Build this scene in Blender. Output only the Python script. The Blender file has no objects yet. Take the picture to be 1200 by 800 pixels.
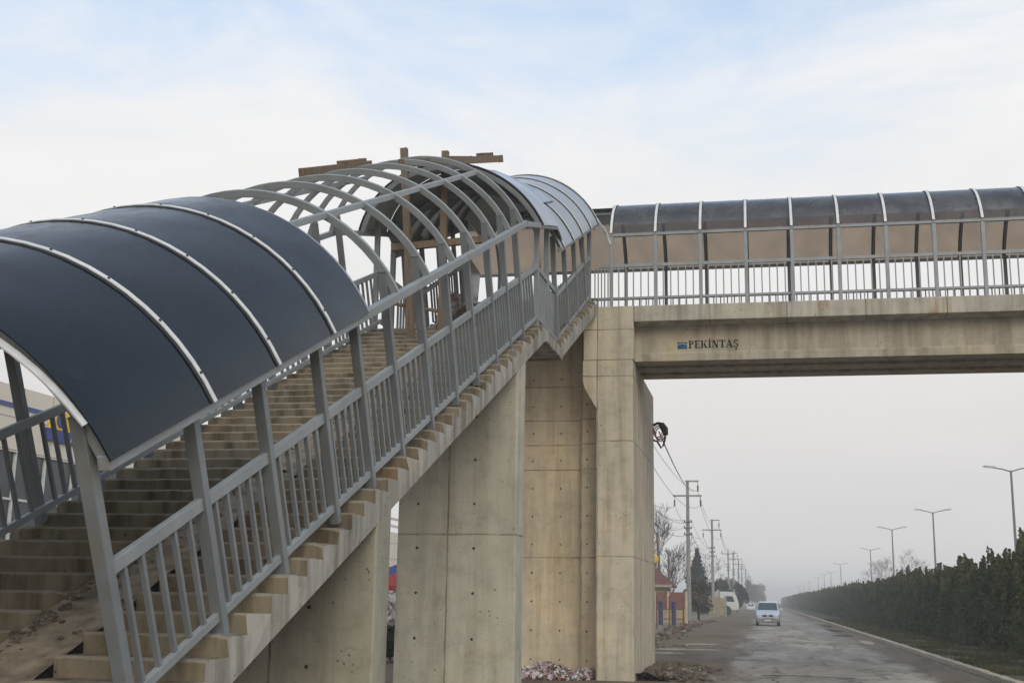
import bpy, math, random
from mathutils import Vector, Matrix
random.seed(11)
sc = bpy.context.scene
COL = sc.collection

# ------------------------------------------------------------------ camera
EYE = Vector((0, 0, 1.92)); YAW, PITCH, ROLL, FPX = 0.201170, 0.203994, 0.015770, 1450.0
f_ = Vector((-math.sin(YAW)*math.cos(PITCH), math.cos(YAW)*math.cos(PITCH), math.sin(PITCH)))
r_ = Vector((math.cos(YAW), math.sin(YAW), 0)); u_ = r_.cross(f_)
cr, sr = math.cos(ROLL), math.sin(ROLL)
r2, u2 = cr*r_+sr*u_, -sr*r_+cr*u_
cd = bpy.data.cameras.new('camera'); cam = bpy.data.objects.new('camera', cd); COL.objects.link(cam)
cam.matrix_world = Matrix(((r2.x, u2.x, -f_.x, EYE.x), (r2.y, u2.y, -f_.y, EYE.y), (r2.z, u2.z, -f_.z, EYE.z), (0, 0, 0, 1)))
cd.sensor_fit = 'HORIZONTAL'; cd.sensor_width = 36; cd.lens = 36*FPX/1200; cd.clip_end = 6000
sc.camera = cam

# ------------------------------------------------------------------ sky, sun, exposure
SUN_EL, SUN_AZ = math.radians(32), math.radians(152)        # azimuth clockwise from +Y: behind and right
w = bpy.data.worlds.new('World'); sc.world = w; w.use_nodes = True
nt = w.node_tree; nt.nodes.clear()
def wn(t, **k):
    n = nt.nodes.new(t)
    for a, b in k.items(): setattr(n, a, b)
    return n
out = wn('ShaderNodeOutputWorld'); bg = wn('ShaderNodeBackground'); bg.inputs[1].default_value = 0.1
sky = wn('ShaderNodeTexSky', sky_type='NISHITA'); sky.sun_disc = False
sky.sun_elevation = SUN_EL; sky.sun_rotation = SUN_AZ; sky.air_density = 1.2; sky.dust_density = 1.0
tc = wn('ShaderNodeTexCoord'); sep = wn('ShaderNodeSeparateXYZ'); nt.links.new(tc.outputs['Generated'], sep.inputs[0])
mp = wn('ShaderNodeMapping'); mp.inputs['Scale'].default_value = (1.0, 1.0, 3.2); nt.links.new(tc.outputs['Generated'], mp.inputs[0])
nz = wn('ShaderNodeTexNoise'); nz.inputs['Scale'].default_value = 2.6; nz.inputs['Detail'].default_value = 7; nz.inputs['Roughness'].default_value = .58; nz.inputs['Distortion'].default_value = .4
nt.links.new(mp.outputs[0], nz.inputs['Vector'])
# luminance of the cloud deck by elevation (sin)
cl = wn('ShaderNodeValToRGB'); nt.links.new(sep.outputs['Z'], cl.inputs[0])
e = cl.color_ramp.elements
SKY = [(0.0, (6.9, 6.78, 6.75)), (.06, (6.85, 6.73, 6.68)), (.16, (7.25, 7.1, 7.0)), (.27, (7.9, 7.85, 7.8)), (.5, (8.5, 8.5, 8.5)), (1, (7.6, 7.7, 7.9))]
for i, (p, c) in enumerate(SKY):
    el = e[i] if i < 2 else e.new(p)
    el.position = p; el.color = (*[v/10 for v in c], 1)
sc10 = wn('ShaderNodeVectorMath', operation='SCALE'); sc10.inputs['Scale'].default_value = 10.0
nt.links.new(cl.outputs[0], sc10.inputs[0])
# soft tone variation in the cloud
vr = wn('ShaderNodeMapRange'); nt.links.new(nz.outputs['Fac'], vr.inputs[0]); vr.inputs[1].default_value = .3; vr.inputs[2].default_value = .7; vr.inputs[3].default_value = .955; vr.inputs[4].default_value = 1.04
scv = wn('ShaderNodeVectorMath', operation='SCALE'); nt.links.new(sc10.outputs[0], scv.inputs[0]); nt.links.new(vr.outputs[0], scv.inputs['Scale'])
# blue breaks high up
ma = wn('ShaderNodeMath', operation='MULTIPLY_ADD'); nt.links.new(nz.outputs['Fac'], ma.inputs[0]); ma.inputs[1].default_value = -.75; nt.links.new(sep.outputs['Z'], ma.inputs[2])
br = wn('ShaderNodeMapRange', interpolation_type='SMOOTHSTEP'); nt.links.new(ma.outputs[0], br.inputs[0]); br.inputs[1].default_value = -.06; br.inputs[2].default_value = .28; br.inputs[3].default_value = 0; br.inputs[4].default_value = .58
sks = wn('ShaderNodeVectorMath', operation='MULTIPLY'); nt.links.new(sky.outputs[0], sks.inputs[0]); sks.inputs[1].default_value = (1.35, 1.85, 2.1)
mx = wn('ShaderNodeMix', data_type='RGBA'); nt.links.new(br.outputs[0], mx.inputs[0]); nt.links.new(scv.outputs[0], mx.inputs[6]); nt.links.new(sks.outputs[0], mx.inputs[7])
nt.links.new(mx.outputs[2], bg.inputs[0]); nt.links.new(bg.outputs[0], out.inputs[0])
sd = bpy.data.lights.new('sun', 'SUN'); so = bpy.data.objects.new('sun', sd); COL.objects.link(so)
sd.energy = 1.2; sd.angle = math.radians(34); sd.color = (1, .88, .70)
sv = Vector((math.sin(SUN_AZ)*math.cos(SUN_EL), math.cos(SUN_AZ)*math.cos(SUN_EL), math.sin(SUN_EL)))
so.rotation_euler = (-sv).to_track_quat('-Z', 'Y').to_euler(); so.location = (20, -20, 40)
vs = sc.view_settings; vs.view_transform = 'Standard'; vs.look = 'None'; vs.exposure = 0.18; vs.gamma = 1; vs.use_curve_mapping = False

# ------------------------------------------------------------------ materials
def lerp(a, b, t): return a+(b-a)*t
class M:
    def __init__(s, name):
        s.m = bpy.data.materials.new(name); s.m.use_nodes = True; s.t = s.m.node_tree; s.t.nodes.clear()
        s.o = s.n('ShaderNodeOutputMaterial')
    def n(s, t, **k):
        n = s.t.nodes.new(t)
        for a, b in k.items(): setattr(n, a, b)
        return n
    def l(s, a, b): s.t.links.new(a, b)
    def noise(s, vec, scale, detail=5, rough=.55, dist=0):
        n = s.n('ShaderNodeTexNoise'); n.inputs['Scale'].default_value = scale; n.inputs['Detail'].default_value = detail; n.inputs['Roughness'].default_value = rough; n.inputs['Distortion'].default_value = dist
        s.l(vec, n.inputs['Vector']); return n.outputs['Fac']
    def ramp(s, fac, stops):
        r = s.n('ShaderNodeValToRGB'); s.l(fac, r.inputs[0]); e = r.color_ramp.elements
        for i, (p, c) in enumerate(stops):
            el = e[i] if i < 2 else e.new(p)
            el.position = p; el.color = (*c, 1) if len(c) == 3 else c
        return r.outputs[0]
    def mr(s, v, a, b, c, d, smooth=False):
        r = s.n('ShaderNodeMapRange'); s.l(v, r.inputs[0])
        if smooth: r.interpolation_type = 'SMOOTHSTEP'
        for i, q in enumerate((a, b, c, d)): r.inputs[i+1].default_value = q
        return r.outputs[0]
    def math(s, op, a, b=None, c=None):
        r = s.n('ShaderNodeMath', operation=op)
        for i, q in enumerate((a, b, c)):
            if q is None: continue
            if isinstance(q, (int, float)): r.inputs[i].default_value = q
            else: s.l(q, r.inputs[i])
        return r.outputs[0]
    def mix(s, fac, a, b, mode='MIX'):
        r = s.n('ShaderNodeMix', data_type='RGBA', blend_type=mode)
        for i, q in ((0, fac), (6, a), (7, b)):
            if isinstance(q, (int, float)): r.inputs[i].default_value = q
            elif isinstance(q, tuple): r.inputs[i].default_value = (*q, 1)
            else: s.l(q, r.inputs[i])
        return r.outputs[2]
    def pos(s): return s.n('ShaderNodeNewGeometry').outputs['Position']
    def mapv(s, v, scale, loc=(0, 0, 0)):
        m = s.n('ShaderNodeMapping'); m.inputs['Scale'].default_value = scale; m.inputs['Location'].default_value = loc; s.l(v, m.inputs[0]); return m.outputs[0]
    def bsdf(s, col, rough=.6, spec=.5, metal=0, bump=None, bs=.2, bd=.02, coat=0):
        b = s.n('ShaderNodeBsdfPrincipled')
        if isinstance(col, tuple): b.inputs['Base Color'].default_value = (*col, 1)
        else: s.l(col, b.inputs['Base Color'])
        if isinstance(rough, (int, float)): b.inputs['Roughness'].default_value = rough
        else: s.l(rough, b.inputs['Roughness'])
        b.inputs['Specular IOR Level'].default_value = spec; b.inputs['Metallic'].default_value = metal; b.inputs['Coat Weight'].default_value = coat
        if bump is not None:
            u = s.n('ShaderNodeBump'); u.inputs['Strength'].default_value = bs; u.inputs['Distance'].default_value = bd; s.l(bump, u.inputs['Height']); s.l(u.outputs[0], b.inputs['Normal'])
        s.l(b.outputs[0], s.o.inputs[0]); return b

def plain(name, col, rough=.6, spec=.4, metal=0, var=.18, scale=6):
    m = M(name); p = m.pos(); f = m.noise(p, scale, 6)
    c = m.ramp(f, [(.3, tuple(v*(1-var) for v in col)), (.7, tuple(min(1, v*(1+var)) for v in col))])
    m.bsdf(c, rough, spec, metal); return m.m

def concrete(name, col, jx=(), jy=(), jz=(), holes=None, streak=.35, rust=0, warm=(1.06, .98, .86)):
    m = M(name); p = m.pos(); s = m.n('ShaderNodeSeparateXYZ'); m.l(p, s.inputs[0])
    n1 = m.noise(p, .55, 7, .6, .4); n2 = m.noise(p, 3.3, 8, .65); n3 = m.noise(p, 26, 6, .7)
    st = m.noise(m.mapv(p, (2.4, 2.4, .16)), 1.6, 6, .6)
    c = m.ramp(n1, [(.3, tuple(v*.88 for v in col)), (.52, col), (.72, tuple(v*1.12*q for v, q in zip(col, warm)))])
    c = m.mix(1.0, c, m.ramp(n2, [(.28, (.80, .79, .77)), (.5, (1, 1, 1)), (.75, (1.1, 1.09, 1.06))]), 'MULTIPLY')
    c = m.mix(streak, c, m.ramp(st, [(.36, (.42, .39, .34)), (.56, (1, 1, 1))]), 'MULTIPLY')
    # pock marks and blow holes
    v = m.n('ShaderNodeTexVoronoi'); v.inputs['Scale'].default_value = 8.5; m.l(p, v.inputs['Vector'])
    d = m.math('LESS_THAN', v.outputs['Distance'], m.mr(m.noise(p, 2.1, 4), .35, .7, .02, .17))
    d = m.math('MULTIPLY', d, m.math('GREATER_THAN', m.noise(p, 1.3, 3), .44))
    c = m.mix(d, c, m.mix(1.0, c, (.42, .40, .36), 'MULTIPLY'))
    v2 = m.n('ShaderNodeTexVoronoi'); v2.inputs['Scale'].default_value = 21; m.l(p, v2.inputs['Vector'])
    d2 = m.math('LESS_THAN', v2.outputs['Distance'], m.mr(m.noise(p, .9, 5, .65), .42, .7, .0, .2))
    c = m.mix(d2, c, m.mix(1.0, c, (.5, .47, .43), 'MULTIPLY'))
    # long scratches / hairline cracks
    sn = m.noise(m.mapv(p, (1, 1, 1), (7, 3, 5)), 1.1, 9, .62, 1.5)
    cr_ = m.math('LESS_THAN', m.math('ABSOLUTE', m.math('SUBTRACT', sn, .5)), .003)
    c = m.mix(m.math('MULTIPLY', cr_, m.mr(m.noise(p, .8, 2), .5, .62, 0, .45)), c, m.mix(1.0, c, (.4, .38, .34), 'MULTIPLY'))
    jm = None
    wob = m.math('MULTIPLY', m.math('SUBTRACT', m.noise(p, 4, 3), .5), .03)
    for ax, js in (('X', jx), ('Y', jy), ('Z', jz)):
        co = m.math('ADD', s.outputs[ax], wob)
        for j in js:
            k = m.math('COMPARE', co, float(j), .014); jm = k if jm is None else m.math('MAXIMUM', jm, k)
    hgt = m.math('ADD', m.math('MULTIPLY', n2, .5), m.math('MULTIPLY', n3, .5))
    if jm is not None:
        jm = m.math('MULTIPLY', jm, m.mr(m.noise(p, 2.2, 4), .3, .6, .25, .9))
        c = m.mix(jm, c, m.mix(1.0, c, (.38, .36, .33), 'MULTIPLY')); hgt = m.math('SUBTRACT', hgt, jm)
    if holes:
        ax, off, sp, oz, sz = holes
        a = m.math('SUBTRACT', m.math('FLOORED_MODULO', m.math('SUBTRACT', s.outputs[ax], off-sp/2), sp), sp/2)
        b = m.math('SUBTRACT', m.math('FLOORED_MODULO', m.math('SUBTRACT', s.outputs['Z'], oz-sz/2), sz), sz/2)
        r2_ = m.math('ADD', m.math('MULTIPLY', a, a), m.math('MULTIPLY', b, b))
        hm = m.math('LESS_THAN', r2_, m.math('MULTIPLY', m.noise(p, 9, 2), .0011))
        c = m.mix(hm, c, (.05, .045, .04)); hgt = m.math('SUBTRACT', hgt, m.math('MULTIPLY', hm, 3))
    if rust:
        rn = m.noise(m.mapv(p, (1, 1, .35), (3, 9, 1)), 1.5, 4)
        c = m.mix(m.mr(rn, .62, .74, 0, rust, True), c, (.30, .15, .06))
    m.bsdf(c, .88, .25, 0, hgt, .35, .012); return m.m

def steel(name, col, rough=.42):
    m = M(name); p = m.pos(); f = m.noise(p, 3, 6); g = m.noise(p, 40, 4)
    c = m.ramp(f, [(.3, tuple(v*.86 for v in col)), (.7, tuple(v*1.1 for v in col))])
    dirt = m.noise(p, 1.6, 8, .7)
    c = m.mix(m.mr(dirt, .54, .74, 0, .5, True), c, (.20, .17, .12))
    ru = m.noise(m.mapv(p, (3, 3, .8), (1, 5, 2)), 2.3, 7, .7); c = m.mix(m.mr(ru, .66, .76, 0, .7, True), c, (.17, .09, .045))
    m.bsdf(c, m.mr(g, .3, .7, rough-.07, rough+.12), .45, 0, g, .05, .004); return m.m

def poly(name, col, tcol, fac, rough=.22, spec=.5, ribs=None, dirt=.25):
    m = M(name); p = m.pos(); f = m.noise(p, 1.4, 6, .6); g = m.noise(m.mapv(p, (1, .4, 1), (4, 2, 0)), 2.2, 8, .7)
    c = m.ramp(f, [(.3, tuple(v*.8 for v in col)), (.7, tuple(v*1.2 for v in col))])
    c = m.mix(m.mr(g, .58, .8, 0, dirt, True), c, (.16, .14, .11))
    bump = f
    b = m.bsdf(c, m.mr(g, .3, .75, rough-.05, rough+.2), spec, 0, bump, .08, .05)
    if ribs:
        wv = m.n('ShaderNodeTexWave', wave_type='BANDS', bands_direction='X'); wv.inputs['Scale'].default_value = ribs; wv.inputs['Distortion'].default_value = 0
        uv = m.n('ShaderNodeUVMap'); m.l(uv.outputs[0], wv.inputs['Vector'])
        c2 = m.mix(1.0, c, m.ramp(wv.outputs['Fac'], [(0, (.82, .82, .82)), (1, (1.1, 1.1, 1.1))]), 'MULTIPLY'); m.l(c2, b.inputs['Base Color'])
    t = m.n('ShaderNodeBsdfTranslucent'); t.inputs[0].default_value = (*tcol, 1)
    x = m.n('ShaderNodeMixShader'); x.inputs[0].default_value = fac
    m.l(b.outputs[0], x.inputs[1]); m.l(t.outputs[0], x.inputs[2]); m.l(x.outputs[0], m.o.inputs[0]); return m.m

def film(name, col, tcol, dif, rough=.22, ribs=None):
    m = M(name); p = m.pos(); g = m.noise(m.mapv(p, (1, .5, 1), (4, 2, 0)), 1.8, 7, .65)
    k = m.ramp(g, [(.3, (.91, .91, .91)), (.7, (1.07, 1.07, 1.07))])
    d = m.mix(1.0, col, k, 'MULTIPLY'); tr = m.mix(1.0, tcol, k, 'MULTIPLY')
    if ribs:
        wv = m.n('ShaderNodeTexWave', wave_type='BANDS', bands_direction='X'); wv.inputs['Scale'].default_value = ribs
        uv = m.n('ShaderNodeUVMap'); m.l(uv.outputs[0], wv.inputs['Vector'])
        d = m.mix(1.0, d, m.ramp(wv.outputs['Fac'], [(0, (.72, .72, .72)), (1, (1.12, 1.12, 1.12))]), 'MULTIPLY')
    a = m.n('ShaderNodeBsdfDiffuse'); m.l(d, a.inputs[0]); t = m.n('ShaderNodeBsdfTransparent'); m.l(tr, t.inputs[0])
    x = m.n('ShaderNodeMixShader'); x.inputs[0].default_value = dif; m.l(t.outputs[0], x.inputs[1]); m.l(a.outputs[0], x.inputs[2])
    gl = m.n('ShaderNodeBsdfGlossy'); gl.inputs['Color'].default_value = (.9, .92, .95, 1); m.l(m.mr(g, .3, .75, rough-.05, rough+.15), gl.inputs['Roughness'])
    f = m.n('ShaderNodeFresnel'); f.inputs[0].default_value = 1.33
    y = m.n('ShaderNodeMixShader'); m.l(f.outputs[0], y.inputs[0]); m.l(x.outputs[0], y.inputs[1]); m.l(gl.outputs[0], y.inputs[2])
    m.l(y.outputs[0], m.o.inputs[0]); return m.m

def wood(name, col):
    m = M(name); p = m.pos(); g = m.noise(m.mapv(p, (9, 9, 1.2)), 3, 6, .65); h = m.noise(p, 2.5, 4)
    c = m.ramp(g, [(.3, tuple(v*.55 for v in col)), (.5, col), (.75, tuple(v*1.3 for v in col))])
    c = m.mix(m.mr(h, .5, .7, 0, .5, True), c, (.17, .14, .11)); m.bsdf(c, .8, .2, 0, g, .3, .01); return m.m

def leafmat(name, ca, cb, trans=.2):  # foliage
    m = M(name); p = m.pos(); f = m.noise(p, 1.7, 3); oi = m.n('ShaderNodeObjectInfo')
    c = m.ramp(f, [(.32, ca), (.68, cb)])
    c = m.mix(1.0, c, m.ramp(oi.outputs['Random'], [(0, (.78, .8, .8)), (1, (1.2, 1.15, 1.05))]), 'MULTIPLY')
    b = m.bsdf(c, .75, .15)
    t = m.n('ShaderNodeBsdfTranslucent'); m.l(c, t.inputs[0]); x = m.n('ShaderNodeMixShader'); x.inputs[0].default_value = trans
    m.l(b.outputs[0], x.inputs[1]); m.l(t.outputs[0], x.inputs[2]); m.l(x.outputs[0], m.o.inputs[0]); return m.m

CONC = (.56, .475, .345)
MAT = {}
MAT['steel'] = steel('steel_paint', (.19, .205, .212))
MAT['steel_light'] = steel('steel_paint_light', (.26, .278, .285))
MAT['alu'] = plain('aluminium_strip', (.66, .65, .62), .5, .4, .1, .12, 9)
MAT['gasket'] = plain('black_gasket', (.02, .02, .022), .6)
MAT['navy'] = poly('navy_polycarbonate', (.007, .012, .018), (.04, .04, .04), .10, .17, .26, dirt=.28)
MAT['smoke'] = film('smoked_polycarbonate', (.07, .077, .09), (.72, .65, .575), .26)
MAT['ribbed'] = film('ribbed_polycarbonate', (.42, .445, .47), (.52, .45, .37), .52, .4, ribs=14)
MAT['bluesheet'] = poly('film_covered_sheet', (.36, .42, .50), (.3, .32, .35), .2, .3, .5, dirt=.1)
MAT['dark_sheet'] = poly('dark_sheet', (.012, .012, .013), (.05, .04, .035), .2, .15, .6)
MAT['step'] = concrete('step_concrete', (.225, .188, .132), streak=.95, rust=.4)
MAT['stringer'] = concrete('stringer_plaster', (.38, .36, .315), streak=.8, rust=.5)
MAT['nosing'] = concrete('worn_nosing', (.25, .222, .175), streak=.5, rust=.3)
MAT['ramp'] = plain('ramp_dirt', (.24, .195, .14), .95, .1, 0, .45, 5)
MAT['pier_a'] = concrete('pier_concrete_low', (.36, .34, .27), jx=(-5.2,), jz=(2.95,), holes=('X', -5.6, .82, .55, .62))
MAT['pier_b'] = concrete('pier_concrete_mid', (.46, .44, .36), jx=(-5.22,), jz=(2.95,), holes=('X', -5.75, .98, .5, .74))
MAT['pier_c'] = concrete('pier_concrete_bridge', CONC, jx=(-4.56,), jy=(32.0, 34.0), jz=(2.95, 5.2, 5.85, 6.5, 7.4), holes=('X', -5.9, .74, .4, .72), streak=.4)
MAT['column'] = concrete('column_concrete', (.52, .465, .365), jx=(-4.04,), jy=(32.4, 34.2), jz=(2.95, 5.8, 7.45, 7.865, 8.65), streak=.45)
MAT['girder'] = concrete('girder_concrete', (.40, .36, .28), streak=.5)
MAT['fascia'] = concrete('fascia_concrete', (.44, .41, .34), jx=tuple(-3.1+1.9*i for i in range(14)), streak=.55, rust=.7)
MAT['wood'] = wood('scaffold_timber', (.18, .13, .085))
MAT['wood_dark'] = wood('old_timber', (.14, .10, .07))
MAT['ink'] = plain('stencil_paint', (.012, .012, .014), .7, .2, 0, .3, 20)
MAT['ink_blue'] = plain('logo_blue_paint', (.035, .09, .17), .7, .2)
MAT['ink_pale'] = plain('logo_pale_paint', (.30, .36, .38), .7, .2)

# ------------------------------------------------------------------ mesh builder
WL = {}
class MB:
    def __init__(s): s.v = []; s.f = []; s.mi = []; s.uv = []
    def add(s, vs, fs, mi=0, uv=None):
        o = len(s.v); s.v += [Vector(v) for v in vs]
        for k, f in enumerate(fs):
            s.f.append([o+i for i in f]); s.mi.append(mi)
            s.uv.append([uv[i] for i in f] if uv else None)
    def box(s, a, b, mi=0):
        (x0, y0, z0), (x1, y1, z1) = a, b
        s.add([(x0, y0, z0), (x1, y0, z0), (x1, y1, z0), (x0, y1, z0), (x0, y0, z1), (x1, y0, z1), (x1, y1, z1), (x0, y1, z1)],
              [(3, 2, 1, 0), (4, 5, 6, 7), (0, 1, 5, 4), (1, 2, 6, 5), (2, 3, 7, 6), (3, 0, 4, 7)], mi)
    def bar(s, a, b, w, h, up=(0, 0, 1), mi=0):
        a, b = Vector(a), Vector(b); d = (b-a).normalized(); up = Vector(up)
        if abs(d.dot(up)) > .98: up = Vector((0, 1, 0))
        sd = d.cross(up).normalized()*w/2; u = sd.cross(d).normalized()*h/2
        s.add([a-sd-u, a+sd-u, a+sd+u, a-sd+u, b-sd-u, b+sd-u, b+sd+u, b-sd+u],
              [(0, 3, 2, 1)[::-1], (4, 5, 6, 7), (0, 1, 5, 4)[::-1], (1, 2, 6, 5)[::-1], (2, 3, 7, 6)[::-1], (3, 0, 4, 7)[::-1]], mi)
    def tube(s, pts, rad, n=6, mi=0, cap=True):
        pts = [Vector(p) for p in pts]; rr = rad if isinstance(rad, (list, tuple)) else [rad]*len(pts)
        vs = []; fs = []
        for i, p in enumerate(pts):
            d = (pts[min(i+1, len(pts)-1)]-pts[max(i-1, 0)]).normalized()
            up = Vector((0, 0, 1)) if abs(d.z) < .9 else Vector((1, 0, 0))
            a = d.cross(up).normalized(); b = d.cross(a)
            for k in range(n):
                t = 2*math.pi*k/n; vs.append(p+(a*math.cos(t)+b*math.sin(t))*rr[i])
        for i in range(len(pts)-1):
            for k in range(n): fs.append((i*n+k, i*n+(k+1) % n, (i+1)*n+(k+1) % n, (i+1)*n+k))
        if cap: fs.append(tuple(range(n))[::-1]); fs.append(tuple((len(pts)-1)*n+k for k in range(n)))
        s.add(vs, fs, mi)
    def prism(s, poly, ext, mi=0):
        """poly: list of 3D points, ext: vector"""
        e_ = Vector(ext); n = len(poly); vs = [Vector(p) for p in poly]+[Vector(p)+e_ for p in poly]
        s.add(vs, [tuple(range(n))[::-1], tuple(range(n, 2*n))]+[(i, (i+1) % n, n+(i+1) % n, n+i) for i in range(n)], mi)
    def lathe(s, c, prof, n=16, axis='Z', mi=0):
        vs = []; c = Vector(c)
        for r, h in prof:
            for k in range(n):
                t = 2*math.pi*k/n; x, y = r*math.cos(t), r*math.sin(t)
                vs.append(c+(Vector((x, y, h)) if axis == 'Z' else Vector((h, x, y)) if axis == 'X' else Vector((x, h, y))))
        m = len(prof)
        s.add(vs, [(i*n+k, i*n+(k+1) % n, (i+1)*n+(k+1) % n, (i+1)*n+k) for i in range(m-1) for k in range(n)]+[tuple(range(n))[::-1], tuple((m-1)*n+k for k in range(n))], mi)
    def build(s, name, mat, parent=None, bevel=0, smooth=False, loc=None):
        me = bpy.data.meshes.new(name); off = WL[parent.name] if parent else Vector((0, 0, 0))
        if loc is not None: off = off+Vector(loc)
        me.from_pydata([v-off for v in s.v], [], s.f)
        for m in (mat if isinstance(mat, (list, tuple)) else [mat]): me.materials.append(m)
        me.polygons.foreach_set('material_index', s.mi)
        if any(u for u in s.uv):
            ul = me.uv_layers.new(name='UVMap')
            for p, u in zip(me.polygons, s.uv):
                if u:
                    for li, q in zip(p.loop_indices, u): ul.data[li].uv = q
        if smooth:
            me.polygons.foreach_set('use_smooth', [True]*len(me.polygons)); me.set_sharp_from_angle(angle=.6)
        me.update()
        o = bpy.data.objects.new(name, me); COL.objects.link(o)
        if loc is not None: o.location = loc
        if parent: o.parent = parent
        WL[o.name] = off
        if bevel:
            b = o.modifiers.new('bevel', 'BEVEL'); b.width = bevel; b.segments = 2; b.limit_method = 'ANGLE'
        return o

def tag(o, label=None, cat=None, group=None, kind=None):
    if label: o['label'] = label
    if cat: o['category'] = cat
    if group: o['group'] = group
    if kind: o['kind'] = kind
    return o
def thing(name, label, cat, loc=(0, 0, 0), group=None):
    o = bpy.data.objects.new(name, None); o.empty_display_size = .3; COL.objects.link(o); o.location = loc
    WL[o.name] = Vector(loc); return tag(o, label, cat, group)
def inst(src, name, parent, loc):
    o = bpy.data.objects.new(name, src.data); COL.objects.link(o); o.parent = parent; o.location = loc
    for md in src.modifiers:
        b = o.modifiers.new('bevel', 'BEVEL'); b.width = md.width; b.segments = md.segments; b.limit_method = 'ANGLE'
    return o
def copy_tree(o, parent=None):
    c = o.copy(); COL.objects.link(c)
    if parent: c.parent = parent
    for ch in list(o.children): copy_tree(ch, c)
    return c
def jit(a): return random.uniform(-a, a)

# ------------------------------------------------------------------ ground, road, verge
def sheet(name, xs, ys, z, mat, kind='structure', zf=None):
    b = MB(); vs = []; fs = []; nx = len(xs(ys[0]))
    for y in ys:
        for x in xs(y): vs.append((x, y, zf(x, y) if zf else z))
    for i in range(len(ys)-1):
        for k in range(nx-1): fs.append((i*nx+k, i*nx+k+1, (i+1)*nx+k+1, (i+1)*nx+k))
    b.add(vs, fs); o = b.build(name, mat); tag(o, kind=kind); return o

gm = M('dirt_ground'); p = gm.pos()
n1 = gm.noise(p, .12, 8, .6); n2 = gm.noise(p, 1.2, 9, .7, .6); n3 = gm.noise(p, 14, 6, .7)
c = gm.ramp(n1, [(.3, (.12, .09, .06)), (.55, (.17, .13, .088)), (.78, (.12, .115, .068))])
c = gm.mix(1.0, c, gm.ramp(n2, [(.3, (.62, .6, .58)), (.6, (1.1, 1.08, 1.05))]), 'MULTIPLY')
c = gm.mix(1.0, c, gm.ramp(n3, [(.3, (.8, .8, .8)), (.7, (1.15, 1.15, 1.15))]), 'MULTIPLY')
gm.bsdf(c, .9, .2, 0, gm.math('ADD', n2, n3), .5, .05)
sheet('ground', lambda y: [-900, -60, -20, 0, 20, 60, 900], [-60, 0, 30, 60, 120, 300, 700, 2600], 0, gm.m)

rm = M('worn_asphalt'); p = rm.pos(); q = rm.mapv(p, (1, .28, 1))
a1 = rm.noise(q, .35, 8, .62, .5); a2 = rm.noise(q, 1.6, 9, .7, .8); a3 = rm.noise(p, 30, 4, .7); a4 = rm.noise(rm.mapv(p, (1, .22, 1), (5, 2, 0)), .8, 6, .6, .3)
c = rm.ramp(a1, [(.32, (.17, .148, .122)), (.5, (.29, .258, .218)), (.7, (.42, .385, .335))])
c = rm.mix(rm.mr(a4, .54, .66, 0, .75, True), c, (.135, .105, .078))
c = rm.mix(1.0, c, rm.ramp(a2, [(.3, (.66, .65, .63)), (.6, (1.1, 1.1, 1.1))]), 'MULTIPLY')
sx_ = rm.n('ShaderNodeSeparateXYZ'); rm.l(p, sx_.inputs[0]); wob_ = rm.noise(q, .5, 6, .6)
er = rm.math('ADD', rm.mr(sx_.outputs['X'], 3.4, 5.6, -.25, .42), rm.math('SUBTRACT', wob_, .35)); er = rm.mr(er, .12, .3, 0, .9, True)
elf = rm.math('ADD', rm.mr(sx_.outputs['X'], -2.4, .2, .5, -.3), rm.math('SUBTRACT', wob_, .35)); elf = rm.mr(elf, .1, .3, 0, .85, True)
c = rm.mix(rm.math('MAXIMUM', er, elf), c, rm.ramp(a2, [(.3, (.075, .055, .038)), (.6, (.15, .115, .08))]))
cv = rm.n('ShaderNodeTexVoronoi', feature='DISTANCE_TO_EDGE'); cv.inputs['Scale'].default_value = .33
rm.l(rm.mapv(rm.n('ShaderNodeVectorMath', operation='ADD').outputs[0], (1, .6, 1)), cv.inputs['Vector'])
va = [n for n in rm.t.nodes if n.type == 'VECT_MATH'][0]; rm.l(p, va.inputs[0])
nv = rm.n('ShaderNodeTexNoise'); nv.inputs['Scale'].default_value = 1.1; rm.l(p, nv.inputs['Vector']); rm.l(nv.outputs['Color'], va.inputs[1])
ck = rm.math('LESS_THAN', cv.outputs['Distance'], .012)
c = rm.mix(rm.math('MULTIPLY', ck, .7), c, (.05, .045, .04))
c = rm.mix(1.0, c, rm.ramp(a3, [(.3, (.85, .85, .85)), (.7, (1.12, 1.12, 1.12))]), 'MULTIPLY')
rm.bsdf(c, rm.mr(a1, .35, .65, .6, .9), .08, 0, rm.math('ADD', a2, a3), .4, .02)
random.seed(3)
YS = [-40+i*1.3 for i in range(150)]+[160+i*12 for i in range(80)]
EDGE = {y: -1.95+.45*math.sin(y*.21)+.35*math.sin(y*.63+1)+jit(.22) for y in YS}
sheet('road', lambda y: [EDGE[y], 0, 5.78], YS, .004, rm.m)

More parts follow.
